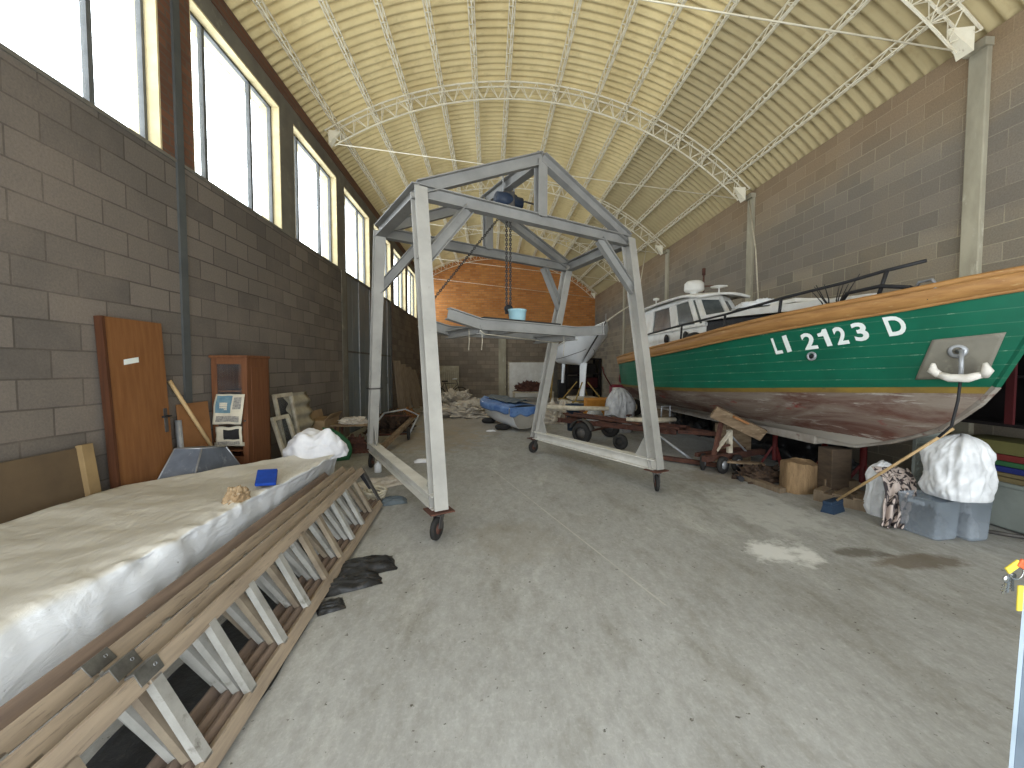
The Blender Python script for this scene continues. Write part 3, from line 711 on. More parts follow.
# ------------------------------------------------------------------ left foreground: ladders, wrapped pile
def make_ladder(name, label, rail, plates, seed, end_bracket=False, first=.2, fan=0.0):
    r = thing(name, label, 'ladder', (0, 0, 0), 'ladders on edge in front of the wrapped pile')
    rr = random.Random(seed)
    L0, L1 = .0, 3.36; B = V((0, 0, .05)); T = V((-.185 - fan, 0, .41)); d = (T - B).normalized(); n = V((-d.z, 0, d.x)) * -1
    Yv = V((0, 1, 0))
    def rail_mb(o, y0, y1): return MB().obox(o + Yv * ((y0 + y1) / 2), Yv * ((y1 - y0) / 2), d * .033, n * .015)
    split = .50
    rail_mb(B, L0, L1).build('side_rail', M[rail if end_bracket else 'rail_dark'], r, bevel=.004)  # inner bottom rails darker: shade between the ladders put into their colour
    if plates:
        rail_mb(T, L0, split - .005).build('side_rail', M[rail], r, bevel=.004)
        rail_mb(T, split + .005, L1).build('side_rail', M[rail], r, bevel=.004)
        MB().obox(T + Yv * (split + .02) + d * .012, Yv * .052, d * .028, n * .018).build('hinge_plate', 'plate', r, bevel=.002)
        MB().lathe([(.006, -.021), (.006, .021)], T + Yv * (split + .045) + d * .015, n, 10).build('bolt', 'galv', r)
    else: rail_mb(T, L0, L1).build('side_rail', M[rail], r, bevel=.004)
    y = first
    while y < L1 - .08:
        k = rr.random()
        mb = MB(); mb.cbeam(B + Yv * y + d * .02, T + Yv * y - d * .02, .030, .046, .005, Yv)
        mb.build('rung', 'alu' if k > .25 else 'alu_brown', r); y += .312
    if end_bracket:
        MB().bar(B + Yv * (L1 + .02), T + Yv * (L1 + .02), .012, .07, Yv).build('end_bracket', 'steel_dark', r)
        MB().bar(B.lerp(T, .45) + Yv * (L1 + .03) + n * -.02, T + Yv * (L1 - .02) + n * -.02, .05, .012, Yv).build('strap', 'black', r)
    return r

def build_ladders():
    ang = .05
    specs = [(-1.005, .93, 'rail', True, 'outermost of the four long ladders on edge beside the wrapped pile'),
             (-1.055, .96, 'rail', True, 'second ladder in from the open floor beside the wrapped pile'),
             (-1.11, .985, 'rail', True, 'third ladder in from the open floor beside the wrapped pile'),
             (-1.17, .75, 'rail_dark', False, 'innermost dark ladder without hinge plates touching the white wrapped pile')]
    for i, (x, y, rl, pl, lab) in enumerate(specs):
        r = make_ladder('ladder', lab, rl, pl, i + 3, i == 0, (.218, .194, .180, .150)[i], (0, .05, .105, .13)[i])
        r.location = (x, y, 0); r.rotation_euler = (0, 0, ang)

def build_left_pile():
    off = V((3, 1, 0))
    # outline of the wrapped pile: the far end is cut on a slant
    def front(y): return smooth_tab([(0, -1.95), (1.4, -1.78), (2.2, -1.69), (3.0, -1.665), (3.9, -1.60), (4.6, -1.62)], y)
    def back(y): return -2.85 if y < 3.25 else -2.85 + (y - 3.25) * .9
    y0, y1 = .35, 4.55
    def fn(u, v):
        y = y0 + (y1 - y0) * v
        xf, xb = front(y), min(back(y), front(y) - .25)
        w = xf - xb; H = .585 + .02 * noise.noise(V((y * 1.3, 4, 0))) 
        # section: front foot -> front top edge -> across -> back foot
        if u < .3:
            t = u / .3; p = V((xf + (-1.645 - .05 * (y - 1.5) - xf) * (1 - t) ** .4, y, H * t)); nrm = V((1, 0, .1))
        elif u < .8:
            t = (u - .3) / .5; sag = -.035 * math.sin(PI * t); p = V((xf - w * t, y, H + sag)); nrm = V((0, 0, 1))
        else:
            t = (u - .8) / .2; p = V((xb - .01 * t, y, H * (1 - t))); nrm = V((-1, 0, 0))
        edge = math.exp(-((u - .3) / .035) ** 2)
        q = V((p.x * 4, p.y * 5, p.z * 5)) + off
        k = .012 * noise.fractal(q * .7, 1, 2, 4) + .02 * edge * (noise.noise(V((y * 9, u * 20, 1))) ) + .014 * edge * abs(noise.noise(V((y * 22, 3, 2))))
        if .3 < u < .8: k += .010 * (1 - 2 * abs(noise.noise(V((p.x * 2.2 + y * .9, y * .8, 5))))) * min(1, abs(y) )
        if u < .3: k += .012 * noise.noise(V((y * 7, p.z * 1.5, 8)))
        rr = V((-edge * .012, 0, -edge * .016))
        return p + nrm * k + rr
    mb = MB().grid(fn, 110, 220)
    for v, o in ((0, 1), (1, -1)):
        pts = [fn(i / 40, v) for i in range(41)]; c = sum(pts, V((0, 0, 0))) / 41; mb.add(pts + [c], [(i, i + 1, 41) for i in range(40)])
    single(mb, 'wrapped_pile', 'plastic_wrap', 'long flat pile wrapped in dusty white plastic sheeting along the left wall', 'wrapped pile')
    single(MB().obox((-1.76, 3.22, .632), V((.072, .014, 0)), V((-.05, .11, .028)), V((0, -.003, .013))), 'sponge', 'sponge', 'blue rectangular sponge lying on the white wrapped pile', 'sponge', bevel=.008)
    single(crumple((-1.76, 2.84, .575), (.13, .19, .085), 5, 1.7, .4), 'rag', 'rag', 'crumpled tan and cream rag lying on the white wrapped pile', 'rag')
    single(crumple((-1.88, 4.40, .54), (.66, .50, .27), 9, 1.0, .2, 80, 36, ridge=.3), 'cloth_bundle', 'white_cloth', 'white cloth bundle heaped at the far end of the wrapped pile', 'cloth')

    # panels and door leaning on the left wall
    def leaner(y0, y1, top, xb, xt, t, z0=0.0):
        d = V((xt - xb, 0, top - z0)); n = V((d.z, 0, -d.x)).normalized()
        p = V((xb, 0, z0)); mid = p + d / 2
        return MB().obox(mid + V((0, (y0 + y1) / 2, 0)) + n * (t / 2), V((0, (y1 - y0) / 2, 0)), d / 2, n * (t / 2)), d, n
    mb, d, n = leaner(3.34, 3.90, 1.9, -2.985, -3.085, .045)
    dr = thing('wooden_door', 'brown veneered door leaf with a handle leaning upright on the left block wall', 'door', (-2.98, 3.67, 0))
    mb.build('door_leaf', 'door_wood', dr, bevel=.003)
    mb, _, _ = leaner(3.315, 3.34, 1.9, -2.99, -3.09, .06); mb.build('rebate_strip', 'door_edge', dr)
    u = d.normalized(); base = V((-2.985, 0, 0)) + n * .047
    pt = lambda y, t: base + d * t + V((0, y, 0))
    MB().obox(pt(3.85, .53), V((0, .02, 0)), u * .11, n * .003).build('handle_plate', 'steel_dark', dr, bevel=.002)
    MB().tube([pt(3.85, .55), pt(3.85, .55) + n * .045, pt(3.75, .55) + n * .05], .009, 8).build('door_handle', 'black', dr)
    MB().obox(pt(3.55, .815), V((0, .07, 0)) + u * .012, u * .022, n * .0015).build('label_sticker', 'letters', dr)
    hb = thing('bed_headboard', 'dusty brown wooden panel with light end strip leaning low on left wall', 'panel', (-2.98, 2.6, 0))
    mb, d, n = leaner(1.95, 3.09, .9, -2.95, -3.07, .03); mb.build('panel', 'board_brown', hb)
    mb, d, n = leaner(3.09, 3.18, .92, -2.93, -3.05, .045); mb.build('end_strip', 'board_light', hb, bevel=.004)
    mb, d, n = leaner(2.42, 2.49, .9, -2.92, -3.04, .01); mb.build('batten', 'board_brown', hb)
    mb, d, n = leaner(4.08, 4.5, 1.13, -2.99, -3.075, .018); single(mb, 'plywood_sheet', 'ply', 'small reddish plywood sheet leaning between the brown door and the cabinet', 'plywood')
    mb = MB().tube([(-2.98, 4.05, .0), (-3.05, 4.07, .98)], .028, 10); single(mb, 'metal_post', 'galv', 'short pale grey post leaning just beside the brown door', 'post')
    mb = MB().tube([(-3.05, 3.98, 1.37), (-2.86, 4.28, .64)], .018, 10); single(mb, 'wooden_pole', 'pole_wood', 'thin pale wooden pole slanting down into the grey metal tray', 'pole')
    # upturned metal tray
    C = V((-2.83, 3.98, .0)); t = thing('metal_tray', 'blue grey sheet metal tray turned upside down behind the wrapped pile', 'tray', C)
    mb = MB(); lo = [(-.13, -.36), (.20, -.36), (.20, .40), (-.13, .40)]; hi = [(-.1, -.12), (.14, -.12), (.14, .22), (-.1, .22)]
    P0 = [C + V((x, y, .40)) for x, y in lo]; P1 = [C + V((x, y, .74 - .05 * (y > 0))) for x, y in hi]
    mb.add(P0 + P1, [(4, 5, 6, 7)] + [(i, (i + 1) % 4, 4 + (i + 1) % 4, 4 + i) for i in range(4)]); mb.build('shell', 'tray', t, solid=.008)
    mb = MB()
    for i in range(4): mb.tube([P0[i], P0[(i + 1) % 4]], .014, 8); mb.tube([P0[i], P1[i]], .008, 6); mb.tube([P1[i], P1[(i + 1) % 4]], .008, 6)
    mb.build('rim', 'galv', t)
    mb = MB()
    for i in range(4): mb.bar(V((P0[i].x, P0[i].y, 0)), P0[i], .03, .03, (0, 1, 0))
    mb.build('leg_frame', 'steel_dark', t)
    # cabinet
    x0, x1, y0, y1, H = -3.08, -2.70, 4.60, 5.05, 1.6
    cb = thing('display_cabinet', 'narrow red brown wooden cabinet with a glazed door standing at left wall', 'cabinet', ((x0 + x1) / 2, (y0 + y1) / 2, 0))
    MB().box((x0, y0 + .02, 0), (x0 + .02, y1, H)).box((x1 - .02, y0 + .02, 0), (x1, y1, H)).box((x0, y1 - .01, 0), (x1, y1, H)).box((x0 + .02, y0 + .02, .05), (x1 - .02, y1 - .01, .07)).build('carcass', 'cab_wood', cb)
    MB().box((x0 - .015, y0 - .015, H), (x1 + .015, y1 + .01, H + .03)).build('top', 'cab_wood', cb, bevel=.006)
    for z in (.55, 1.0, 1.22): MB().box((x0 + .02, y0 + .03, z), (x1 - .02, y1 - .01, z + .018)).build('shelf', 'cab_wood', cb)
    dd = MB()
    for b in (((x0, y0, 0), (x0 + .06, y0 + .02, H)), ((x1 - .06, y0, 0), (x1, y0 + .02, H)), ((x0 + .06, y0, H - .07), (x1 - .06, y0 + .02, H)), ((x0 + .06, y0, .0), (x1 - .06, y0 + .02, .5)), ((x0 + .06, y0, .72), (x1 - .06, y0 + .02, .78))): dd.box(*b)
    dm = dd.build('door', 'cab_wood', cb, bevel=.003)
    MB().box((x0 + .06, y0 + .008, .78), (x1 - .06, y0 + .012, H - .07)).build('glass', 'cab_glass', dm)
    MB().lathe([(0, 0), (.012, 0), (.012, .012), (.0, .02)], (x1 - .03, y0, .9), (0, -1, 0), 12).build('knob', 'steel_dark', dm)
    MB().box((x1, y0 + .08, .1), (x1 + .006, y1 - .07, H - .1)).build('side_panel', 'cab_wood', cb, bevel=.003)
    MB().box((x0 + .02, y0 - .012, .62), (x1 - .04, y0 - .004, .66)).build('tape', 'paper', cb)
    def sheet(x0, x1, z0, z1, y, seed, tilt, label, prints):
        def at(u, v, o=0.0): return V((x0 + (x1 - x0) * u + tilt * (v - .5), y - .012 - .022 * noise.noise(V((u * 2.2 + seed, v * 2.5, 1))) - .02 * (1 - v) - o, z0 + (z1 - z0) * v + .012 * noise.noise(V((u * 3, seed, v * 2)))))
        n = thing('newspaper', label, 'paper', at(.5, 0), 'papers on the cabinet front')
        MB().grid(at, 14, 14).build('page', 'paper', n, solid=.0015)
        for (a, b, c, d, m, nm) in prints: MB().grid(lambda u, v: at(a + (b - a) * u, c + (d - c) * v, .0025), 8, 8).build(nm, m, n)
    sheet(-3.03, -2.72, .87, 1.20, 4.57, 2, .03, 'upper blue printed sheet stuck on the front of the wooden cabinet',
          [(.06, .60, .38, .95, 'print_blue', 'blue_picture'), (.20, .46, .48, .72, 'paper', 'white_oval'), (.66, .92, .5, .9, 'print_grey', 'text_block'), (.1, .9, .08, .28, 'print_grey', 'text_block')])
    sheet(-3.02, -2.74, .64, .84, 4.575, 6, -.02, 'lower torn sheet taped on the front of the wooden cabinet', [(.3, .9, .3, .85, 'black', 'dark_picture'), (.05, .9, .02, .2, 'print_grey', 'text_block')])
    # window sashes and a piece of corrugated sheet
    def sash(y0, y1, top, xb, xt, m, label):
        d = V((xt - xb, 0, top)); n = V((d.z, 0, -d.x)).normalized(); u = d.normalized(); p = V((xb, 0, 0)); L = d.length
        t = thing('window_sash', label, 'window sash', (xb, (y0 + y1) / 2, 0), 'old sashes beside the cabinet')
        mb = MB(); w = .026
        at = lambda y, s: p + u * s + V((0, y, 0)) + n * .02
        for y in (y0 + w, y1 - w): mb.obox(at(y, L / 2), V((0, w, 0)), u * (L / 2), n * .02)
        for s in (w, L - w): mb.obox(at((y0 + y1) / 2, s), V((0, (y1 - y0) / 2 - w, 0)), u * w, n * .018)
        mb.build('frame', m, t, bevel=.003)
        MB().obox(at((y0 + y1) / 2, L / 2), V((0, (y1 - y0) / 2 - w, 0)), u * (L / 2 - w), n * .002).build('glass', 'cab_glass', t)
    sash(5.62, 6.12, 1.12, -2.78, -2.98, 'white_wood', 'taller flaking white window sash leaning next to the cabinet')
    sash(5.3, 5.72, .84, -2.6, -2.84, 'white_wood', 'shorter window sash leaning in front of the taller one by the cabinet')
    mb = MB().grid(lambda u, v: V((-2.82 - .2 * v + 0.026 * math.sin(v * 6 * 2 * PI), 6.05 + .72 * u, 1.1 * v)), 6, 60)
    single(mb, 'corrugated_sheet', 'cement', 'grey corrugated cement sheet offcut leaning on left wall beside the sashes', 'corrugated sheet', solid=.008)
    # cardboard and green plastic sheet behind the cloth bundle
    cb = thing('cardboard_box', 'flattened open cardboard box standing behind the white cloth bundle', 'box', (-2.92, 7.17, 0))
    MB().box((-3.06, 6.85, .0), (-2.78, 7.5, .60)).build('carton', 'card', cb, bevel=.006)
    for a, b in ((V((-2.78, 6.85, .60)), V((.08, 0, .10))), (V((-3.06, 6.85, .60)), V((-.01, 0, .14)))):
        MB().add([a, a + V((0, .65, 0)), a + V((0, .60, 0)) + b, a + V((0, .05, 0)) + b], [(0, 1, 2, 3)]).build('flap', 'card', cb, solid=.006)
    mb = MB().grid(lambda u, v: V((-2.62 + .34 * u + .05 * math.sin(v * 3), 6.35 + .2 * u, .56 * v * (1 - .45 * u * u) + .02 * noise.noise(V((u * 3, v * 3, 2))))), 14, 10)
    single(mb, 'green_sheet', 'green_plastic', 'dark green plastic sheet standing behind the white cloth bundle', 'plastic sheet', solid=.012)
    # little table with scrap
    c = V((-2.35, 7.1, 0)); tb = thing('side_table', 'low rusty legged table with scrap near the steel sliding door', 'table', c)
    MB().box((c.x - .36, c.y - .22, .49), (c.x + .36, c.y + .22, .515)).build('tabletop', 'old_wood', tb, bevel=.003)
    for sx in (-1, 1):
        for sy in (-1, 1): MB().bar(c + V((.31 * sx, .18 * sy, 0)), c + V((.29 * sx, .16 * sy, .49)), .03, .03, (0, 1, 0)).build('leg', 'rust', tb)
    MB().tube([c + V((-.3, -.17, .2)), c + V((.3, -.17, .2))], .012, 6).build('stretcher', 'rust', tb)
    single(crumple((c.x - .02, c.y, .513), (.46, .28, .10), 14, 2.4, .5), 'scrap_paper', 'dirty_white', 'crumpled pale wrapping lying on the low rusty legged table', 'paper')
    single(crumple((c.x, c.y, 0.0), (.36, .18, .26), 15, 2, .5), 'scrap_bag', 'rust', 'rusty brown bag of scrap under the low rusty legged table', 'bag')

# ------------------------------------------------------------------ the green boat
def lerp_tab(tab, x):
    if x <= tab[0][0]: return tab[0][1]
    for (a, fa), (b, fb) in zip(tab, tab[1:]):
        if x <= b:
            t = (x - a) / (b - a); return fa + (fb - fa) * t
    return tab[-1][1]
def smooth_tab(tab, x):
    """monotone-ish Catmull-Rom through a table"""
    if x <= tab[0][0]: return tab[0][1]
    if x >= tab[-1][0]: return tab[-1][1]
    for i in range(len(tab) - 1):
        if x <= tab[i + 1][0]:
            x0, y0 = tab[i]; x1, y1 = tab[i + 1]
            m0 = (y1 - tab[i - 1][1]) / (x1 - tab[i - 1][0]) if i > 0 else (y1 - y0) / (x1 - x0)
            m1 = (tab[i + 2][1] - y0) / (tab[i + 2][0] - x0) if i + 2 < len(tab) else (y1 - y0) / (x1 - x0)
            h = x1 - x0; t = (x - x0) / h
            return (2 * t**3 - 3 * t**2 + 1) * y0 + (t**3 - 2 * t**2 + t) * h * m0 + (-2 * t**3 + 3 * t**2) * y1 + (t**3 - t**2) * h * m1
YS = 9.75
STEM = [(.62, 4.4), (.66, 4.1), (.78, 3.72), (.96, 3.33), (1.21, 3.07), (1.353, 2.97), (1.63, 2.84), (2.0, 2.68), (2.3, 2.55)]
SHEER = [(2.5, 2.24), (2.9, 2.185), (3.3, 2.125), (3.8, 2.08), (4.5, 2.02), (6.1, 1.885), (8.0, 1.78), (9.8, 1.72)]
WATER = [(2.5, 1.36), (3.2, 1.335), (3.9, 1.295), (6.1, 1.175), (10, 1.075)]
BS = [(0, .66), (.15, .86), (.35, .99), (.5, 1.0), (.65, .965), (.78, .83), (.88, .58), (.95, .30), (1, .03)]
BW = [(0, .56), (.15, .78), (.35, .93), (.5, .93), (.65, .80), (.78, .58), (.88, .33), (.95, .15), (1, .025)]
def CLX(y): return 4.03 - .03 * (y - 2.6)
def ystem(z): return smooth_tab(STEM, z)
def zsheer(t): return smooth_tab(SHEER, YS - t * (YS - 2.62))
def zwater(t): return smooth_tab(WATER, YS - t * (YS - 3.1))
def zkeel(t): return .66 if t < .999 else .66
BAND = .14
def halfw(t, z):
    zs, zw, zk = zsheer(t), zwater(t), zkeel(t)
    bs, bw = smooth_tab(BS, t), smooth_tab(BW, t)
    if z >= zw: return bw + (bs - bw) * min(1.15, (z - zw) / (zs - zw)) ** .95
    r = max(0, (z - zk) / (zw - zk)); k = .045
    return k + (bw - k) * r ** (.62 + .5 * max(0, t - .55))
def hull_pt(t, z, side=-1):
    y = YS + t * (ystem(z) - YS)
    return V((CLX(y) + side * max(.012, halfw(t, z)), y, z))
def hull_at(y, z, side=-1, out=0.0):
    t = min(1, max(0, (YS - y) / (YS - ystem(z))))
    return V((CLX(y) + side * (max(.012, halfw(t, z)) + out), y, z))

def build_boat():
    bt = thing('motor_boat', 'large green and white wooden motor boat propped up along the right wall', 'boat', (3.9, 6.2, 0))
    NT_ = 70
    def band(za, zb, nz, name, m, sides=(-1, 1), out=0.0, tlo=0.0, **kw):
        mb = MB()
        for sd in sides:
            def fn(u, v):
                t = tlo + (1 - tlo) * (1 - (1 - u) ** 1.25); z = za(t) + (zb(t) - za(t)) * v
                p = hull_pt(t, z, sd); p.x += sd * out; return p
            mb.grid(fn, NT_, nz)
        return mb.build(name, m, bt, **kw)
    band(zkeel, lambda t: zwater(t) - .055, 18, 'hull_bottom', 'hull_bottom')
    band(lambda t: zwater(t) - .055, zwater, 2, 'boot_stripe', 'boot', out=.002)
    ts = band(zwater, lambda t: zsheer(t) - BAND, 10, 'topsides', 'hull_green')
    band(lambda t: zsheer(t) - BAND, zsheer, 2, 'bulwark_strake', 'boat_wood', out=.012, solid=.03)
    # transom closes the stern
    mb = MB(); N = 24
    zs = [zkeel(0) + (zsheer(0) - zkeel(0)) * i / N for i in range(N + 1)]
    pts = [hull_pt(0, z, -1) for z in zs] + [hull_pt(0, z, 1) for z in reversed(zs)]
    mb.add(pts, [(i, i + 1, len(pts) - 2 - i, len(pts) - 1 - i) for i in range(N)]); mb.build('transom', 'hull_green', bt)
    # keel shoe, rub rails and cap rail
    mb = MB(); ks = [V((CLX(y), y, .62)) for y in (9.6, 8, 6, 4.6)]
    for p, q in zip(ks, ks[1:]): mb.bar(p, q, .11, .10)
    st = [(4.6, .62), (4.1, .655), (3.72, .775), (3.33, .955), (3.07, 1.205), (2.97, 1.35), (2.84, 1.63), (2.68, 2.0), (2.55, 2.3)]
    for (ya, za), (yb, zb) in zip(st[:6], st[1:6]): mb.bar((CLX(ya), ya, za), (CLX(yb), yb, zb), .06, .05, (1, 0, 0))
    mb.build('keel', 'primer', bt)
    mb = MB()
    for (ya, za), (yb, zb) in zip(st[5:], st[6:]): mb.bar((CLX(ya), ya, za), (CLX(yb), yb, zb), .05, .05, (1, 0, 0))
    mb.build('stem', 'hull_green', bt)
    for nm, dz, r in (('cap_rail', 0.01, .024), ('rub_rail', -BAND, .016)):
        for sd in (-1, 1):
            mb = MB(); mb.tube([hull_pt(t / 60, zsheer(t / 60) + dz, sd) + V((sd * .016, 0, 0)) for t in range(61)], r, 8); mb.build(nm, 'boat_wood', bt)
    mb = MB().grid(lambda u, v: V(hull_pt(v * .995, zsheer(v) - .10, -1)).lerp(hull_pt(v * .995, zsheer(v) - .10, 1), u) + V((0, 0, .03 * math.sin(PI * u))), 8, 60)
    mb.build('deck', 'deck', bt)
    # registration lettering, each character on the planking
    def glyph(ch, ya, yb, zb, zt, slant):
        cu = bpy.data.curves.new('t', 'FONT'); cu.body = ch; cu.size = 1; cu.offset = .03; cu.resolution_u = 4
        ob = bpy.data.objects.new('t', cu); COL.objects.link(ob); bpy.context.view_layer.update()
        me = bpy.data.meshes.new_from_object(ob.evaluated_get(bpy.context.evaluated_depsgraph_get())); bpy.data.objects.remove(ob); bpy.data.curves.remove(cu)
        bm = bmesh.new(); bm.from_mesh(me); bmesh.ops.triangulate(bm, faces=bm.faces)
        for _ in range(2):
            bmesh.ops.subdivide_edges(bm, edges=[e for e in bm.edges if e.calc_length() > .12], cuts=1)
            bmesh.ops.triangulate(bm, faces=bm.faces)
        xs = [v.co.x for v in bm.verts]; yl = [v.co.y for v in bm.verts]; x0, x1 = min(xs), max(xs); q0, q1 = min(yl), max(yl)
        vs = []
        for v in bm.verts:
            fx = (v.co.x - x0) / (x1 - x0); fy = (v.co.y - q0) / (q1 - q0)
            y = ya + (yb - ya) * fx; z = zb + (zt - zb) * fy + slant * fx
            vs.append(hull_at(y, z, -1, .004))
        fs = [tuple(x.index for x in f.verts) for f in bm.faces]; bm.free(); bpy.data.meshes.remove(me)
        return vs, fs
    ONE = [(0.0, .62), (.5, .62), (.5, .0), (1.0, .0), (1.0, 1.0), (.62, 1.0), (.42, .84), (0.0, .80)]
    for ch, ya, yb, zb, zt in LETTERS:
        if ch == '1':
            bm = bmesh.new(); bm.faces.new([bm.verts.new((x, y, 0)) for x, y in ONE]); bmesh.ops.triangulate(bm, faces=bm.faces); bm.verts.index_update()
            vs = [hull_at(ya + (yb - ya) * v.co.x, zb + (zt - zb) * v.co.y + .012 * v.co.x, -1, .005) for v in bm.verts]; fs = [tuple(v.index for v in f.verts) for f in bm.faces]; bm.free()
        else: vs, fs = glyph(ch, ya, yb, zb, zt, .012)
        lt = MB().add(vs, fs).build('registration_letter', 'letters', bt); lt['label'] = 'white registration character ' + ch
    # port light ring
    p = hull_at(4.05, 1.615, -1, .006); 
    mb = MB().lathe([(.03, -.01), (.045, -.01), (.05, .005), (.045, .016), (.03, .016), (.028, .0)], p, (-1, -.25, 0), 20); pl = mb.build('port_light', 'galv', bt)
    MB().lathe([(0, .0), (.03, .0), (.03, .004), (0, .004)], p, (-1, -.25, 0), 16).build('port_glass', 'black', pl)
    # zinc chafe plate on the bow, following the planking
    q = PLATE
    mb = MB().grid(lambda u, v: (lambda a: hull_at(a.y, a.z, -1, .006))((V(q[0]).lerp(V(q[1]), u)).lerp(V(q[3]).lerp(V(q[2]), u), v)), 14, 10)
    mb.build('bow_plate', 'zinc_sheet', bt, solid=.004)
    # hawse pipe and anchor
    hp = hull_at(HAWSE[0], HAWSE[1], -1, .008)
    mb = MB().lathe([(.028, -.01), (.055, -.01), (.06, .006), (.05, .02), (.03, .02)], hp, (-1, -.55, .05), 20); hw = mb.build('hawse_ring', 'galv', bt)
    an = bpy.data.objects.new('anchor', None); COL.objects.link(an); an.parent = bt; an.location = hp - bt.location
    o = hp + V((-.03, -.05, 0)); tip = o + V((-.02, -.02, -.20))
    MB().tube([hp + V((.0, 0, 0)), o, o.lerp(tip, .5), tip], .016, 10).build('shank', 'galv', an)
    ax = V((-.42, -.9, 0)).normalized()     # the crown runs along the planking
    ax = V((.38, -.92, 0)).normalized()
    mb = MB().tube([tip - ax * .14 + V((0, 0, .01)), tip - ax * .05 + V((-.02, 0, -.022)), tip + ax * .05 + V((-.02, 0, -.022)), tip + ax * .14 + V((0, 0, .02))], [.026, .034, .034, .024], 10); mb.build('crown', 'anchor', an)
    for sg in (-1, 1):
        b = tip + ax * sg * .125
        mb = MB().tube([b, b + ax * sg * .03 + V((-.02, 0, .04)), b + ax * sg * .02 + V((-.03, 0, .10))], [.03, .034, .012], 10); mb.build('fluke', 'anchor', an)
    mb = MB().tube([tip + V((0, 0, -.01)), tip + V((.01, .02, -.2)), tip + V((.0, .05, -.42)), tip + V((-.05, .1, -.52))], .010, 8); mb.build('anchor_rope', 'black', an)
    # wheelhouse
    wh = bpy.data.objects.new('wheelhouse', None); COL.objects.link(wh); wh.parent = bt; wh.location = V((3.85, 7.3, 1.7)) - bt.location
    def side(y, zf):        # half width narrows a little upward and toward the front
        return (.56 - .05 * (y < 6.6)) * (1 - .10 * zf)
    YA, YW, YT = 8.6, 6.25, 6.62    # aft, windscreen foot, windscreen top
    zb, zw1, zt = 1.62, 2.18, 2.70
    def ring(z, k, yf):
        c = lambda y: CLX(y)
        f = .92
        return [V((c(YA) + dx * k, y, z)) if y == YA else V((c(y) + dx * k, y, z)) for dx, y in ((-.55, YA), (-.53, yf + .14), (-.48, yf), (-.03, yf), (.28, yf + .2), (.42, YA))]
    r0, r1, r2 = ring(zb, 1.0, YW - .03), ring(zw1, .98, YW), ring(zt - .03, .86, YT)
    mb = MB(); mb.add(r0 + r1, [(i, (i + 1) % 6, 6 + (i + 1) % 6, 6 + i) for i in range(6)]); mb.build('lower_wall', 'white_paint', wh)
    # posts and headers leave real window openings
    mb = MB()
    for i in range(6):
        mb.bar(r1[i], r2[i], .07, .07, (0, 1, 0))
        mb.bar(r1[i], r1[(i + 1) % 6], .06, .05); mb.bar(r2[i], r2[(i + 1) % 6], .07, .08)
    for t, w in ((.13, .50), (.665, .24)): mb.bar(r1[0].lerp(r1[1], t), r2[0].lerp(r2[1], t), w, .05, (1, 0, 0)); mb.bar(r1[5].lerp(r1[4], t), r2[5].lerp(r2[4], t), w, .05, (1, 0, 0))
    mb.build('window_posts', 'white_paint', wh, bevel=.008)
    for i in range(6):
        a, b2, c, d = r1[i], r1[(i + 1) % 6], r2[(i + 1) % 6], r2[i]
        MB().add([a, b2, c, d], [(0, 1, 2, 3)]).build('window_glass', 'glass_dark', wh, solid=.006)
    cx = CLX(7.5)
    def roof(u, v):
        y = 8.85 + (6.40 - 8.85) * v; k = (.60 if u < .5 else .44) * (1 - .2 * max(0, v - .82) / .18)
        return V((CLX(y) + (u - .5) * 2 * k, y, 2.70 + .055 * (1 - (2 * u - 1) ** 2) + .03 * math.sin(PI * v) - .05 * max(0, v - .85) / .15))
    MB().grid(roof, 12, 24).build('roof', 'white_paint', wh, solid=.04)
    for y in (6.72, 7.42):
        MB().lathe([(0, 0), (.085, 0), (.095, .014), (0, .014)], (CLX(y) - .546, y, 2.02), (-1, 0, 0), 20).build('porthole', 'black', wh)
    # radar, horn, aerials, mast
    c = V((CLX(7.4) - .28, 6.95, 2.80)); MB().lathe([(.06, -.07), (.07, .02), (.15, .03), (.165, .06), (.16, .17), (.12, .21), (0, .22)], c, (0, 0, 1), 24).build('radar_dome', 'white_paint', wh)
    c = V((CLX(6.7) - .08, 6.55, 2.72)); MB().lathe([(.012, 0), (.012, .10), (.13, .115), (.135, .125), (0, .135)], c, (0, 0, 1), 16).build('satellite_dish', 'white_paint', wh)
    c = V((CLX(8.3) - .45, 8.1, 2.70)); MB().lathe([(.012, 0), (.012, .16), (.06, .17), (.06, .20), (0, .22)], c, (0, 0, 1), 16).build('nav_light', 'white_paint', wh)
    c = V((CLX(7.2) + .02, 7.2, 2.72)); m = MB().bar(c, c + V((0, 0, .48)), .022, .022, (0, 1, 0)).bar(c + V((-.32, .05, .26)), c + V((.32, -.05, .26)), .03, .02); m.lathe([(0, 0), (.03, 0), (.03, .12), (0, .13)], c + V((0, 0, .46)), (0, 0, 1), 12); m.build('mast', 'rust', wh)
    # forward trunk cabin: dark sides under a white coach roof
    tz = lambda y: lerp_tab([(3.9, 2.215), (4.3, 2.235), (5.6, 2.30), (6.3, 2.32)], y)
    tw = lambda y: lerp_tab([(3.9, .28), (4.3, .36), (5.6, .50), (6.3, .52)], y)
    zd = lambda y: zsheer((YS - y) / (YS - 2.62)) - .11
    def trunk(u, v):
        y = 6.24 + (3.98 - 6.24) * v; w = tw(y) - .04; x = CLX(y); h = tz(y) - .02
        return [V((x - w, y, zd(y))), V((x - w * .96, y, h)), V((x + w * .96, y, h)), V((x + w, y, zd(y)))][int(round(u * 3))]
    mb = MB().grid(trunk, 3, 16, False); mb.add([trunk(i / 3, 1) for i in range(4)], [(0, 1, 2, 3)]); mb.build('trunk_cabin', 'black', bt)
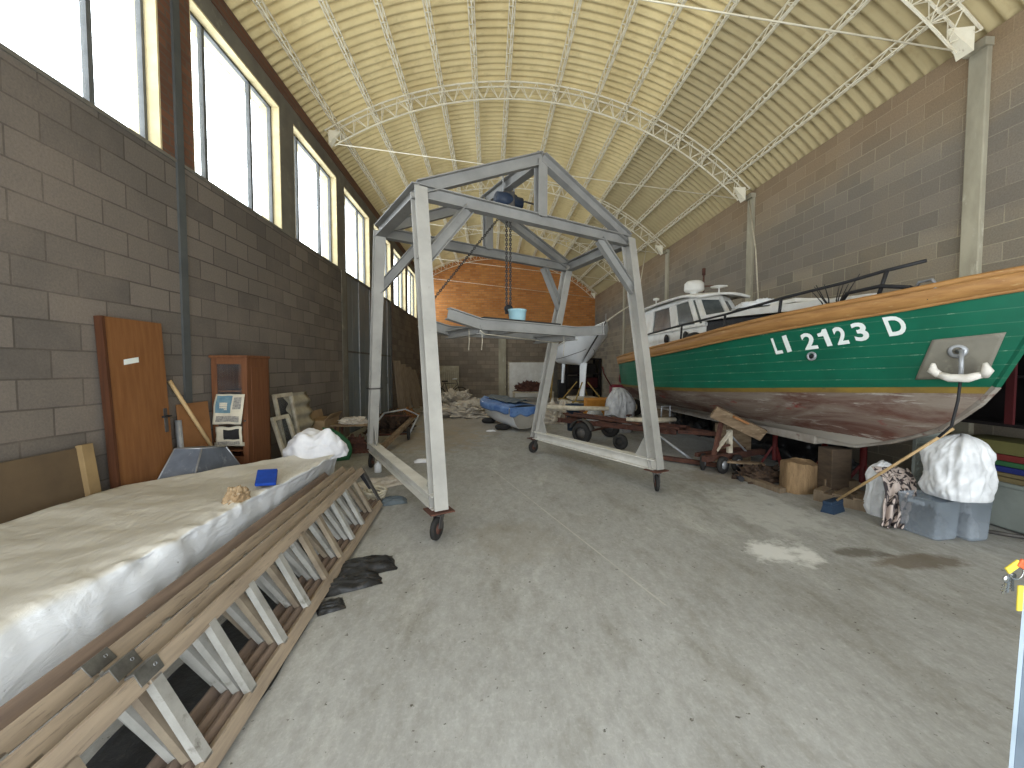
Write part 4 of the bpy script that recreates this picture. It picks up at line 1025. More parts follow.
    def croof(u, v):
        y = 6.28 + (3.92 - 6.28) * v; w = tw(y) + .02
        return V((CLX(y) + (2 * u - 1) * w, y, tz(y) + .04 * (1 - (2 * u - 1) ** 2)))
    mb = MB().grid(croof, 10, 16); b0 = [croof(0, i / 16) for i in range(17)] + [croof(i / 10, 1) for i in range(1, 11)] + [croof(1, 1 - i / 16) for i in range(1, 17)]
    lowv = [p + V((0, 0, -.085)) for p in b0]; m = len(b0)
    mb.add(b0 + lowv, [(i, i + 1, m + i + 1, m + i) for i in range(m - 1)]); mb.add(lowv, [tuple(range(m))]); mb.build('coach_roof', 'white_paint', bt)
    MB().box((CLX(5) - .22, 4.75, tz(5) + .03), (CLX(5) + .22, 5.2, tz(5) + .08)).build('deck_hatch', 'white_paint', bt, bevel=.01)
    # hand rail on stanchions, near side
    rp = RAIL
    rail = MB().tube([V(p) for p in rp], .016, 8); hr = rail.build('hand_rail', 'black', bt)
    for (p, b2) in STANCH: MB().tube([V(p), V(b2)], .016, 8).build('stanchion', 'black', bt)
    # bow fairlead and mooring rope on the rail
    f = hull_at(3.18, 2.14, -1, .0) + V((.05, 0, .01)); MB().box((f.x - .03, f.y - .10, f.z - .01), (f.x + .05, f.y + .10, f.z + .015)).tube([(f.x, f.y - .08, f.z + .02), (f.x, f.y - .05, f.z + .07), (f.x, f.y + .05, f.z + .07), (f.x, f.y + .08, f.z + .02)], .012, 6).build('fairlead', 'galv', bt)

# things lying on the deck
def build_deck_things():
    def dk(y): return zsheer((YS - y) / (YS - 2.62)) - .07
    for i, (y, dx, r, lab) in enumerate(((5.95, .16, .10, 'black round fender on the boat side deck beside the white wheelhouse'), (5.35, .19, .085, 'smaller dark fender lying forward of the black one on the side deck'))):
        p = hull_at(y, 1.9, -1) + V((dx, 0, 0)); z = dk(y)
        mb = MB().lathe([(0, -1.5 * r), (.5 * r, -1.4 * r), (r, -.8 * r), (r, .8 * r), (.5 * r, 1.4 * r), (.2 * r, 1.5 * r), (.2 * r, 1.75 * r), (0, 1.75 * r)], (p.x, p.y, z + r), (.2, 1, 0), 20)
        single(mb, 'fender', 'black', lab, 'fender', 'fenders on the side deck')
    y = 4.75; p = hull_at(y, 2.0, -1) + V((.20, 0, 0)); mb = MB()
    for k in range(5): mb.tube([p + V((.09 * math.cos(t * .35) * (1 - .06 * k), .22 * math.sin(t * .35), dk(y) - p.z + .02 + .022 * k)) for t in range(18)], .013, 6, closed=True)
    single(mb, 'rope_coil', 'black', 'black coiled rope on the side deck below the white trunk cabin', 'rope')
    for i, (y, yl) in enumerate(((5.6, .9), (4.5, .7))):
        p = hull_at(y, 2.0, -1) + V((.30, 0, 0)); zz = dk(y)
        mb = MB().obox((p.x, p.y, zz + .06), (.05, 0, 0), (.02, yl / 2, -.02), (0, 0, .05))
        single(mb, 'wooden_plank', 'black', ('dark plank lying aft on the side deck along the white trunk cabin', 'dark plank lying forward on the side deck under the rail')[i], 'plank', bevel=.008)
    # dry twigs / stiff cables standing on the foredeck
    b = hull_at(3.95, 2.05, -1) + V((.28, 0, 0)); b.z = dk(3.95)
    mb = MB(); rr = random.Random(4)
    for k in range(9):
        d = V((rr.uniform(-.22, .22), rr.uniform(-.35, .25), rr.uniform(.22, .40)))
        mb.tube([b + V((rr.uniform(-.03, .03), rr.uniform(-.1, .1), 0)), b + d * .5 + V((0, 0, .02)), b + d], [.008, .006, .003], 5)
    single(mb, 'dry_twigs', 'black', 'black dry twigs sticking up from the boat foredeck', 'twigs')
    p = hull_at(3.75, 2.08, -1) + V((.12, 0, 0)); z = dk(3.7) + .02
    mb = MB().tube([V((p.x + .1, 3.95, z)), V((p.x, 3.7, z + .17)), V((p.x + .08, 3.45, z + .19)), V((p.x + .14, 3.25, z + .14)), V((p.x + .2, 3.15, z + .02))], .018, 8)
    single(mb, 'hose', 'black', 'black bent hose arching over the bow rail of the green boat', 'hose')
    mb = crumple((3.95, 5.75, 2.365), (.5, .7, .10), 23, 1.6, .4); single(mb, 'deck_cover', 'white_plastic', 'white sheet crumpled on top of the boat trunk cabin', 'sheet')
LETTERS = [('L', 4.395, 4.31, 1.643, 1.822), ('I', 4.265, 4.215, 1.661, 1.838), ('2', 4.085, 3.965, 1.680, 1.848), ('1', 3.932, 3.845, 1.703, 1.872),
           ('2', 3.803, 3.71, 1.716, 1.886), ('3', 3.66, 3.556, 1.742, 1.912), ('D', 3.435, 3.318, 1.776, 1.944)]
PLATE = [(3.207, 0, 1.729), (2.86, 0, 1.766), (2.99, 0, 1.41), (3.378, 0, 1.387)]
PLATE = [(0, a, c) for a, _, c in PLATE]
HAWSE = (3.095, 1.632)
RAIL = [(3.06, 8.3, 2.09), (3.02, 7.67, 2.12), (3.02, 6.18, 2.16), (3.09, 5.13, 2.19), (3.24, 4.24, 2.265), (3.42, 3.71, 2.315), (3.55, 3.43, 2.365), (3.67, 3.21, 2.395)]
STANCH = [((3.02, 7.67, 2.12), (3.0, 7.67, 1.78)), ((3.02, 6.18, 2.16), (3.0, 6.18, 1.86)), ((3.09, 5.13, 2.19), (3.07, 5.13, 1.95)), ((3.225, 4.3, 2.26), (3.23, 4.34, 2.02)), ((3.55, 3.43, 2.365), (3.53, 3.5, 2.09))]

# ------------------------------------------------------------------ under and around the green boat
def wheel(mb, c, axis, R, w):
    mb.lathe([(R * .55, -w * .5), (R * .85, -w * .5), (R, -w * .3), (R, w * .3), (R * .85, w * .5), (R * .55, w * .5)], c, axis, 24)
def build_props():
    k = 0
    def block(lo, hi, label, m='old_wood', name='timber_block'): single(MB().box(lo, hi), name, m, label, 'timber block', 'timber blocks under the boat', bevel=.008)
    block((3.88, 4.30, 0), (4.12, 4.50, .562), 'dark upright timber block under the forward end of the boat keel', 'dark_timber')
    block((3.72, 6.1, 0), (4.15, 6.4, .57), 'timber block under the middle of the boat keel')
    block((3.65, 8.7, 0), (4.05, 9.0, .57), 'timber block under the stern end of the boat keel')
    # split log stump
    c = V((3.74, 4.62, 0)); rr = random.Random(3)
    def stump(u, v):
        th = 2 * PI * u; R = .19 + .02 * math.cos(3 * th + 1) + .012 * noise.noise(V((math.cos(th) * 3, math.sin(th) * 3, v * 1.5)))
        R *= 1 + .06 * (1 - v)
        return c + V((R * math.cos(th), R * .9 * math.sin(th), .345 * v + .02 * math.sin(th * 2) * v + .008 * math.sin(th * 7) * v))
    mb = MB().grid(stump, 40, 10, True, True); top = [stump(i / 40, 1) for i in range(40)]; mb.add(top, [tuple(range(40))]); bot = [stump(i / 40, 0) for i in range(40)]; mb.add(bot, [tuple(reversed(range(40)))])
    single(mb, 'log_stump', 'bark', 'upright split log stump in front of the boat keel', 'log')
    single(MB().obox((4.05, 4.38, .10), V((.16, -.05, 0)), V((.02, .06, 0)), V((0, 0, .10))), 'timber_offcut', 'plank', 'greyish squared timber offcut lying just right of the log stump', 'timber', bevel=.006)
    single(MB().obox((3.42, 4.85, .03), V((.05, -.34, 0)), V((.05, .01, 0)), V((0, 0, .03))), 'wooden_board', 'plank', 'short board lying on the floor left of the log stump', 'board', bevel=.004)
    single(MB().tube([(3.28, 5.0, .035), (3.35, 5.22, .035)], .035, 10), 'pipe_offcut', 'black', 'short black pipe offcut on the floor between the stump and the wheeled cradle', 'pipe')
    single(crumple((3.62, 5.1, 0), (.55, .4, .14), 31, 2.5, .8), 'rubbish_heap', 'rust_dark', 'small heap of broken wood and dirt behind the log stump', 'rubbish', )
    # red jack stands
    for i, (x, y) in enumerate(((4.36, 4.95), (4.50, 4.55), (4.28, 5.75))):
        lab = ('red jack stand under the boat just behind the log stump', 'red jack stand under the boat nearest the wooden pallet', 'red jack stand farther back in the shade under the boat')[i]
        j = thing('jack_stand', lab, 'jack stand', (x, y, 0), 'red jack stands under the boat')
        top = .62 + .05 * i
        MB().lathe([(.035, .1), (.035, top - .08), (.022, top - .08), (.022, top - .02), (.07, top - .02), (.07, top), (0, top)], (x, y, 0), (0, 0, 1), 16).build('post', 'red_paint', j)
        for q in range(3):
            t = q * 2.094 + .4; MB().bar((x + .03 * math.cos(t), y + .03 * math.sin(t), .30), (x + .18 * math.cos(t), y + .18 * math.sin(t), .015), .03, .03).build('leg', 'red_paint', j)
    # small broken pallet
    p = thing('pallet', 'small broken wooden pallet on the floor beside the white sack', 'pallet', (4.07, 4.12, 0))
    ax = V((.16, -.26, 0)); ay = V((.20, .12, 0))
    for s in (-1, 0, 1): MB().obox(V((4.0, 4.12, .05)) + ay * s * .9, ax, ay.normalized() * .03, V((0, 0, .05))).build('bearer', 'plank', p)
    for s in (-.85, -.3, .3, .85): MB().obox(V((4.0, 4.12, .112)) + ax * s, ay, ax.normalized() * .045, V((0, 0, .01))).build('slat', 'plank', p)
    # wheeled boat cradle arm with inclined plank
    c = V((3.4, 5.55, 0)); t = thing('boat_cradle', 'rusty wheeled steel cradle with inclined wooden plank beside the boat hull', 'cradle', c)
    def S(a, b, w, h, n, m, up=(0, 0, 1)): MB().bar(V(a), V(b), w, h, up).build(n, m, t)
    a0, a1 = V((3.02, 5.45, .20)), V((4.2, 5.9, .20))
    S(a0, a1, .08, .08, 'base_beam', 'rust'); S((3.05, 5.72, .2), (4.1, 6.15, .2), .06, .06, 'base_beam', 'rust')
    S((3.2, 5.52, .22), (3.36, 5.60, .74), .05, .05, 'upright', 'rust'); S((3.52, 5.66, .22), (3.50, 5.64, .58), .06, .06, 'upright', 'white_wood')
    S((3.24, 5.53, .30), (3.50, 5.62, .55), .04, .04, 'brace', 'white_wood'); S((3.22, 5.53, .34), (3.50, 5.63, .36), .03, .03, 'brace', 'rust'); S((3.52, 5.64, .5), (3.85, 5.76, .22), .02, .02, 'brace', 'galv')
    S((3.16, 5.48, .87), (3.80, 5.34, .55), .17, .06, 'hull_plank', 'old_wood', (0, 1, .5))
    MB().obox((3.47, 5.36, .77), V((.09, -.02, -.045)), V((0, .05, .01)), V((.006, 0, .014))).build('plank_pad', 'ply', t)
    S((3.2, 5.5, .17), (3.85, 5.4, .13), .12, .03, 'foot_board', 'old_wood')
    for i, q in enumerate(((3.10, 5.62, .12), (3.28, 5.42, .12), (3.55, 5.52, .12))):
        mb = MB(); wheel(mb, q, (.45, -.9, 0) if i else (.8, -.6, 0), .12, .06); w = mb.build('wheel', 'rubber', t)
        MB().lathe([(0, -.035), (.06, -.03), (.06, .03), (0, .035)], q, (.45, -.9, 0) if i else (.8, -.6, 0), 16).build('hub', 'galv', w)
    # tow bars / pale poles running to the trailer
    single(MB().tube([(2.75, 6.6, .42), (3.12, 5.98, .06)], .022, 8), 'tow_bar', 'galv', 'galvanised tow bar slanting down to the rusty wheeled cradle', 'bar')
    single(MB().obox((2.95, 6.05, .05), V((.5, -.45, 0)), V((.025, .03, 0)), V((0, 0, .03))), 'timber_beam', 'rust', 'long rusty beam lying on the floor in front of the wheeled cradle', 'beam')
    # rust-red boat trailer
    t = thing('boat_trailer', 'rust red empty boat trailer behind the right gantry leg', 'trailer', (2.5, 7.7, 0))
    P = lambda x, y, z: V((x, y, z))
    A, B_ = P(1.72, 8.55, .40), P(3.35, 6.75, .40); d = (B_ - A).normalized(); n = V((-d.y, d.x, 0))
    for s in (-.42, .42): MB().cbeam(A + n * s, B_ + n * s * .7, .05, .09, .008).build('frame_rail', 'rust', t)
    for s in (-.14, .16): MB().tube([A + n * s + V((0, 0, .08)), B_ + n * s + V((0, 0, .04))], .028, 8).build('keel_rail', 'rust', t)
    for f in (.03, .35, .65, .95): q = A.lerp(B_, f); MB().bar(q - n * .44, q + n * .44, .06, .06).build('cross_member', 'rust', t)
    ac = A.lerp(B_, .28)
    MB().tube([ac - n * .55 + V((0, 0, -.18)), ac + n * .55 + V((0, 0, -.18))], .025, 8).build('axle', 'rust', t)
    for s in (-1, 1):
        q = ac + n * .52 * s; q.z = .21
        mb = MB(); wheel(mb, q, n, .21, .12); w = mb.build('wheel', 'rubber', t); MB().lathe([(0, -.05), (.11, -.045), (.11, .045), (0, .05)], q, n, 16).build('rim', 'steel_dark', w)
        MB().grid(lambda u, v: q + d * (.26 * math.cos(PI * (.1 + .8 * u))) + V((0, 0, .26 * math.sin(PI * (.1 + .8 * u)))) + n * (.16 * (v - .5)), 14, 2).build('mudguard', 'steel_dark', t, solid=.006)
    q = A.lerp(B_, .62) - n * .5; q.z = .14; mb = MB(); wheel(mb, q, n, .14, .09); mb.lathe([(0, -.03), (.09, -.03), (.09, .03), (0, .03)], q, n, 16); mb.build('jockey_wheel', 'rubber', t)
    for f, s in ((.05, -.3), (.05, .3), (.5, .35), (.82, -.25)): q = A.lerp(B_, f) + n * s; MB().tube([q, q + V((0, 0, .13))], .015, 8).bar(q + V((0, 0, .13)) - n * .07, q + V((0, 0, .13)) + n * .07, .05, .03).build('roller_post', 'rust', t)
    MB().bar(B_ + n * .2, B_ + d * .6 + V((0, 0, .0)), .06, .06).bar(B_ - n * .2, B_ + d * .6, .06, .06).build('drawbar', 'rust', t)
    MB().tube([A.lerp(B_, .78) + n * .3 + V((0, 0, .0)), A.lerp(B_, .78) + n * .3 + V((.02, 0, .36)), A.lerp(B_, .86) + n * .25 + V((0, 0, .38)), A.lerp(B_, .86) + n * .25 + V((0, 0, .05))], .014, 8).build('winch_hoop', 'galv', t)
    mb = MB().tube([(1.22, 8.95, .60), (1.9, 8.8, .58), (2.6, 8.6, .59)], [.05, .055, .045], 10); single(mb, 'long_pole', 'white_wood', 'pale bleached pole resting across the far end of the rust red trailer', 'pole')
    mb = MB().tube([(2.45, 7.05, .56), (2.9, 6.9, .555), (3.32, 6.98, .56)], [.035, .05, .04], 10); single(mb, 'driftwood_pole', 'white_wood', 'short bleached branch resting on the near end of the rust red trailer', 'pole')
    # broom
    br = thing('broom', 'broom with long pale handle leaning on the boat hull beside the white sacks', 'broom', (3.56, 3.88, 0))
    MB().tube([(3.56, 3.87, .13), (3.92, 3.16, .98)], .0125, 10).build('handle', 'pole_wood', br)
    MB().obox((3.545, 3.9, .105), V((.11, .05, 0)), V((-.02, .035, .0)), V((0, 0, .022))).build('head', 'navy', br, bevel=.008)
    MB().add([V((3.545, 3.9, .09)) + V((.1 * a + sx * .0, .045 * a, 0)) + V((-.02 * b, .03 * b, 0)) * k + V((0, 0, -.088 * j)) for j, k in ((0, 1), (1, 1.6)) for a in (-1, 1) for b in (-1, 1) for sx in (0,)],
             [(0, 1, 3, 2), (4, 6, 7, 5), (0, 4, 5, 1), (1, 5, 7, 3), (3, 7, 6, 2), (2, 6, 4, 0)]).build('bristles', 'navy', br)

def build_under_boat():  # black heaps added to stand in for the deep shade under the boat
    single(crumple((4.80, 6.45, 0), (.46, 2.6, .7), 91, 2, .4, 90, 40), 'shade_heap', 'black_bag', 'added black heap standing in for the shade under the near half of the boat', 'sheeting', 'added shade heaps under the boat')
    single(crumple((4.70, 9.2, 0), (.6, 1.7, .65), 92, 2, .4, 90, 40), 'shade_heap', 'black_bag', 'added black heap standing in for the shade under the boat stern', 'sheeting', 'added shade heaps under the boat')

def sack(c, w, d, h, seed, top=.75, lean=(0, 0)):
    c = V(c); off = V((seed * 3.7, seed, seed * 2.2))
    def fn(u, v):
        th = 2 * PI * u
        r = (1 - .12 * (1 - min(1, v / .15)) ** 2) if v < .15 else 1.0
        if v > .6: r *= math.sqrt(max(0, 1 - ((v - .6) / .4) ** 2)) * .98 + .02
        cx, sy = math.cos(th), math.sin(th)
        sq = 1 / max(abs(cx), abs(sy)) ** .35
        q = V((cx * 1.4, sy * 1.4, v * 2.2)) + off
        k = 1 + .12 * noise.noise(q) + .13 * (.45 - abs(noise.noise(q * 1.5)) * 1.6) * min(1, v * 6) + .10 * (.35 - abs(noise.noise(V((cx * 2.6 + v, sy * 2.6, v * 1.6)) + off)) * 1.6) + .05 * (.35 - abs(noise.noise(V((cx * 6, sy * 6 + v * 2, v * 6)) + off)) * 1.6)
        return c + V((cx * r * sq * w / 2 * k + lean[0] * v, sy * r * sq * d / 2 * k + lean[1] * v, h * v * (1 + .05 * noise.noise(V((cx, sy, 3)) + off))))
    return MB().grid(fn, 120, 70, True, True)

def clear_box(x0, y0, x1, y1, h, ang, label, group):
    c = V(((x0 + x1) / 2, (y0 + y1) / 2, 0)); t = thing('storage_box', label, 'storage box', c, group)
    w, d = (x1 - x0) / 2, (y1 - y0) / 2; u = V((math.cos(ang), math.sin(ang), 0)); v = V((-u.y, u.x, 0))
    def ring(s, z, n=8, r=.035):
        pts = []
        for (sx, sy, a0) in ((1, 1, 0), (-1, 1, 90), (-1, -1, 180), (1, -1, 270)):
            for i in range(n + 1):
                a = math.radians(a0 + 90 * i / n); pts.append(c + u * (sx * (w * s - r) + r * math.cos(a)) + v * (sy * (d * s - r) + r * math.sin(a)) + V((0, 0, z)))
        return pts
    R = [ring(.86, .004), ring(.90, .02), ring(.985, h - .03), ring(1.0, h - .03), ring(1.0, h), ring(1.02, h)]
    m = len(R[0]); mb = MB(); mb.add([p for r in R for p in r], [(i * m + k, i * m + (k + 1) % m, (i + 1) * m + (k + 1) % m, (i + 1) * m + k) for i in range(len(R) - 1) for k in range(m)] , True)
    mb.add(R[0], [tuple(range(m))]); mb.build('body', 'clear_box', t, solid=.003)
    for s in (-1, 1): MB().obox(c + u * (w * 1.0 + .006) * s + V((0, 0, h - .04)), u * .008, v * .06, V((0, 0, .018))).build('handle', 'clear_box', t, bevel=.003)
    return c

def build_right_front():
    c1 = clear_box(3.80, 3.17, 4.06, 3.50, .34, .12, 'left clear plastic storage box with dark things inside under the big white sack', 'clear boxes under the white sack')
    c2 = clear_box(4.08, 3.14, 4.31, 3.46, .34, .12, 'right clear plastic storage box under the overhang of the big white sack', 'clear boxes under the white sack')
    single(crumple((c1.x, c1.y, .012), (.18, .24, .20), 41, 2.2, .4), 'folded_bag', 'black_bag', 'dark crumpled bag inside the left clear plastic storage box', 'bag')
    single(crumple((c2.x, c2.y, .012), (.20, .24, .17), 42, 2.0, .3), 'folded_cloth', 'clear_grey', 'greyish folded cloth inside the right clear plastic storage box', 'cloth')
    single(sack((4.14, 3.30, .346), .40, .40, .56, 4, lean=(.03, 0)), 'rubbish_sack', 'white_plastic', 'big bulging white plastic sack on top of the clear storage boxes', 'sack')
    single(sack((3.98, 3.80, 0), .26, .24, .54, 7), 'plastic_sack', 'white_plastic', 'narrow upright white plastic sack behind the patterned cloth', 'sack')
    # patterned cloth draped between sack and boxes
    P = [V((3.93, 3.75, .50)), V((3.90, 3.62, .42)), V((3.84, 3.54, .30)), V((3.77, 3.50, .20)), V((3.74, 3.48, .08)), V((3.70, 3.46, .015))]
    def cl(u, v):
        s = v * 5; i = min(4, int(s)); p = P[i].lerp(P[i + 1], s - i)
        w = .30 - .14 * v
        a = V((.8, -.25, 0)).normalized()
        q = p + a * ((u - .35) * w) + V((-.5, -.6, .15)) * (.035 * math.sin(u * 19 + v * 3) * (.4 + v)) + V((0, 0, 1)) * (.02 * noise.noise(V((u * 5, v * 7, 2))))
        return q
    single(MB().grid(cl, 60, 60), 'patterned_cloth', 'stripe_cloth', 'mottled black and white cloth hanging from the narrow sack to the floor', 'cloth', solid=.01)
    # shelf unit, boards, bin behind
    t = thing('dark_cupboard', 'nearly black open cupboard above the coloured boards behind the boat bow', 'cupboard', (4.90, 3.48, .95))
    x0, x1, y0, y1 = 4.72, 5.08, 3.02, 3.95
    MB().box((x0, y0, .95), (x1, y1, .98)).box((x0, y0, 1.83), (x1, y1, 1.86)).box((x1 - .02, y0, .95), (x1, y1, 1.85)).box((x0, y0, .95), (x1, y0 + .03, 1.85)).box((x0, y1 - .03, .95), (x1, y1, 1.85)).build('carcass', 'dark_cab', t)
    MB().box((x0 + .02, y0 + .03, 1.40), (x1 - .02, y1 - .03, 1.42)).build('shelf', 'dark_cab', t)
    MB().box((x0 - .012, 3.34, .98), (x0 + .012, 3.40, 1.83)).build('edge_post', 'dark_red', t)
    # stacked boards on the grey bin
    z = .44
    spec = [('tanboard', .05, 'tan board at the bottom of the coloured stack on the grey box'), ('tanboard', .04, 'second tan board up in the coloured stack on the grey box'),
            ('blueboard', .055, 'blue board in the coloured stack below the green one'), ('greenboard', .05, 'green board in the coloured stack between blue and red'),
            ('redboard', .06, 'red board in the coloured stack below the olive top one'), ('olive', .12, 'thick olive board on top of the coloured stack under the dark cupboard')]
    for i, (m, h, lab) in enumerate(spec):
        single(MB().obox((4.90 + .01 * (i % 2), 3.46 + .012 * (i % 3), z + h / 2), V((.19, .01, 0)), V((-.015, .30, 0)), V((0, 0, h / 2 - .002))), 'painted_board', m, lab, 'board', 'coloured boards stacked on the grey box', bevel=.006)
        z += h
    t = thing('grey_crate', 'grey plastic crate on the floor carrying the stack of coloured boards', 'crate', (4.90, 3.46, 0))
    MB().add([V((4.90 + sx * (.17 + .02 * k), 3.46 + sy * (.27 + .02 * k), .40 * k + .01)) for k in (0, 1) for sx, sy in ((-1, -1), (1, -1), (1, 1), (-1, 1))], [(3, 2, 1, 0), (4, 5, 6, 7), (0, 1, 5, 4), (1, 2, 6, 5), (2, 3, 7, 6), (3, 0, 4, 7)]).build('body', 'greybox', t, bevel=.015)
    MB().box((4.90 - .20, 3.46 - .30, .40), (4.90 + .20, 3.46 + .30, .44)).build('lid', 'greybox', t, bevel=.01)
    t = thing('louvred_panel', 'small pale louvred panel standing behind the big white sack', 'panel', (4.33, 3.72, 0))
    MB().box((4.2, 3.7, 0), (4.46, 3.73, .98)).build('frame', 'greybox', t)
    for i in range(14): MB().obox((4.33, 3.692, .12 + .062 * i), V((.11, 0, 0)), V((0, .010, -.016)), V((0, .003, .003))).build('slat', 'greybox', t)
    single(MB().tube([(4.42, 3.36, .02), (4.6, 3.2, .02), (4.9, 3.0, .02)], .018, 8), 'floor_pipe', 'steel_dark', 'thin dark pipe lying on the floor in front of the grey crate', 'pipe')
    single(sack((4.50, 3.55, 0), .15, .15, .34, 12), 'small_bag', 'white_plastic', 'small white bag squeezed between the clear box and the grey crate', 'bag')

# ------------------------------------------------------------------ far end of the hall
def build_far():
    # blue covered dinghy on tyres
    c = V((.30, 10.1, 0)); hd = V((-.42, .91, 0)).normalized(); sd = V((hd.y, -hd.x, 0)); L = 2.3
    t = thing('dinghy', 'small white dinghy under a blue tarpaulin standing beyond the gantry', 'dinghy', c)
    S0 = V((.80, 9.2, 0))        # transom centre
    def hw(s): return .42 * (1 - max(0, (s - .35) / .65) ** 2.4) ** .8 * (1 - .12 * (1 - min(1, s / .35)))
    def hp(s, k, side, grow=0.0, zt=.56):
        zk = .07 + .16 * s ** 2
        b = hw(min(s, 1)) + grow; z = zk + (zt + .06 * s * s - zk) * k
        return S0 + hd * (L * s * (1 - .05 * (1 - k))) + sd * side * max(.01, b * (.35 + .65 * k ** .55)) + V((0, 0, z))
    mb = MB()
    for side in (-1, 1): mb.grid(lambda u, v: hp(u, v, side), 30, 10)
    mb.grid(lambda u, v: hp(u, 0, -1).lerp(hp(u, 0, 1), v), 30, 2)
    mb.build('hull', 'hull_white', t)
    mb = MB(); mb.grid(lambda u, v: hp(0, v, -1).lerp(hp(0, v, 1), u), 6, 10); mb.build('transom', 'hull_grey', t)
    MB().tube([hp(i / 30, 1, -1, .015) for i in range(31)] + [hp(1 - i / 30, 1, 1, .015) for i in range(31)], .018, 6).build('gunwale', 'hull_white', t)
    def tarp(u, v):
        s = max(0, min(1, v * 1.02 - .01)); a = u * 2 - 1
        skirt = .0
        if abs(a) > .8:
            q = (abs(a) - .8) / .2; p = hp(s, 1, math.copysign(1, a), .03); drop = (.15 + .05 * noise.noise(V((v * 6, a, 3)))) * q
            p += V((0, 0, .02 - drop)) + sd * math.copysign(.02 + .02 * noise.noise(V((v * 9, 2, a))), a)
        else:
            p = hp(s, 1, -1, .03).lerp(hp(s, 1, 1, .03), (a / .8 + 1) / 2) + V((0, 0, .02 + .05 * math.cos(a * PI / 1.6) + .03 * noise.noise(V((v * 5, a * 3, 1)))))
        return p
    mb = MB().grid(tarp, 40, 50); tp = mb.build('tarpaulin', 'tarp_blue', t, solid=.006); tp['label'] = 'blue tarpaulin'
    mb = MB().grid(lambda u, v: hp(0, 1, -1, .03).lerp(hp(0, 1, 1, .03), u) + V((0, 0, .02 - (.20 + .03 * math.sin(u * 14)) * v)) - hd * (.02 + .015 * math.sin(u * 11) * v), 24, 6); mb.build('tarpaulin_flap', 'tarp_blue', t, solid=.006)
    def cov(u, v):
        p = hp(.08 + .72 * v, 1, -1).lerp(hp(.08 + .72 * v, 1, 1), .25 + .65 * u); return p + V((0, 0, .10 + .05 * math.sin(PI * u) + .04 * noise.noise(V((u * 4, v * 6, 7)))))
    MB().grid(cov, 16, 24).build('grey_cover', 'tarp_dark', t, solid=.008)['label'] = 'grey cover sheet'
    for i, q in enumerate((S0 + hd * .55 - sd * .30, S0 + hd * 1.75 - sd * .12)):
        mb = MB(); mb.tube([q + V((.13 * math.cos(a), .13 * math.sin(a), .06)) for a in [k * PI / 12 for k in range(24)]], .055, 10, closed=True)
        single(mb, 'tyre', 'rubber', ('black tyre lying flat under the near end of the blue covered dinghy', 'black tyre lying flat under the far end of the blue covered dinghy')[i], 'tyre', 'tyres under the dinghy')
    # heaps of sheeting
    single(crumple((-.6, 13.0, 0), (2.4, 2.2, .30), 51, 3.2, .7, 140, 60), 'plastic_heap', 'dirty_white', 'wide low heap of crumpled white plastic left of the dinghy', 'plastic sheeting')
    single(crumple((-1.3, 15.4, 0), (1.6, 1.5, .45), 52, 3.0, .7, 90, 40), 'plastic_heap', 'dirty_white', 'heap of dirty white plastic farthest back before the corrugated panel', 'plastic sheeting')
    single(crumple((1.85, 10.9, 0), (1.1, 1.0, .42), 53, 2.6, .6, 100, 40), 'plastic_heap', 'dirty_white', 'heap of white plastic sheeting right of the dinghy behind the gantry leg', 'plastic sheeting')
    single(crumple((-2.6, 12.0, 0), (.7, 1.1, .2), 54, 2.6, .8, 80, 30), 'leaf_litter', 'ply', 'low brown heap of leaves and wood scraps by the left wall', 'litter')
    # bleached planks leaning on the left wall
    for i, (y, x, w) in enumerate(((12.9, -2.8, .22), (13.7, -2.74, .2), (14.6, -2.66, .24), (15.5, -2.6, .22))):
        top = V((-2.98, y + .1, 1.7 - .1 * i)); b = V((x, y, 0)); d = top - b; n = V((d.z, 0, -d.x)).normalized()
        single(MB().obox(b + d / 2, V((w * .4, w * .3, 0)), d / 2, n * .014), 'leaning_plank', 'plank', ('first grey plank leaning on the left wall after the steel door', 'second grey plank leaning on the left wall past the steel door', 'wide third grey plank leaning on the left wall past the steel door', 'last grey plank leaning on left wall nearest the back wall')[i], 'plank', 'planks leaning on the left wall')
    # corrugated panel and bicycle at back left
    mb = MB().grid(lambda u, v: V((-2.55 + 1.05 * u, YB - .35 + .3 * v + .02 * math.sin(u * 11 * 2 * PI), 1.55 * v)), 88, 4)
    single(mb, 'corrugated_sheet', 'cement', 'grey corrugated panel leaning on the back wall left corner', 'corrugated sheet', solid=.008)
    b = thing('bicycle', 'old bicycle with pale handlebars in front of the corrugated panel', 'bicycle', (-1.75, 17.0, 0))
    for i, x in enumerate((-2.2, -1.25)):
        w = MB(); w.tube([V((x + .32 * math.cos(a), 17.0, .33 + .32 * math.sin(a))) for a in [k * PI / 14 for k in range(28)]], .02, 6, closed=True)
        for k in range(8): w.tube([(x, 17, .33), (x + .31 * math.cos(k * PI / 4), 17, .33 + .31 * math.sin(k * PI / 4))], .003, 4)
        w.build('wheel', 'rubber', b)
    fr = MB()
    for p, q in (((-2.2, .33), (-1.9, .85)), ((-2.2, .33), (-1.75, .33)), ((-1.75, .33), (-1.9, .85)), ((-1.88, .8), (-1.42, .82)), ((-1.75, .33), (-1.40, .75)), ((-1.25, .33), (-1.42, .95))): fr.tube([(p[0], 17, p[1]), (q[0], 17, q[1])], .018, 6)
    fr.build('frame', 'steel_dark', b)
    MB().tube([(-1.55, 16.72, 1.0), (-1.42, 16.8, 1.0), (-1.42, 17.2, 1.0), (-1.55, 17.28, 1.0)], .022, 6).build('handlebar', 'white_plastic', b)
    MB().obox((-1.9, 17, .9), V((.13, 0, 0)), V((0, .06, 0)), V((0, 0, .03))).build('saddle', 'black', b, bevel=.02)
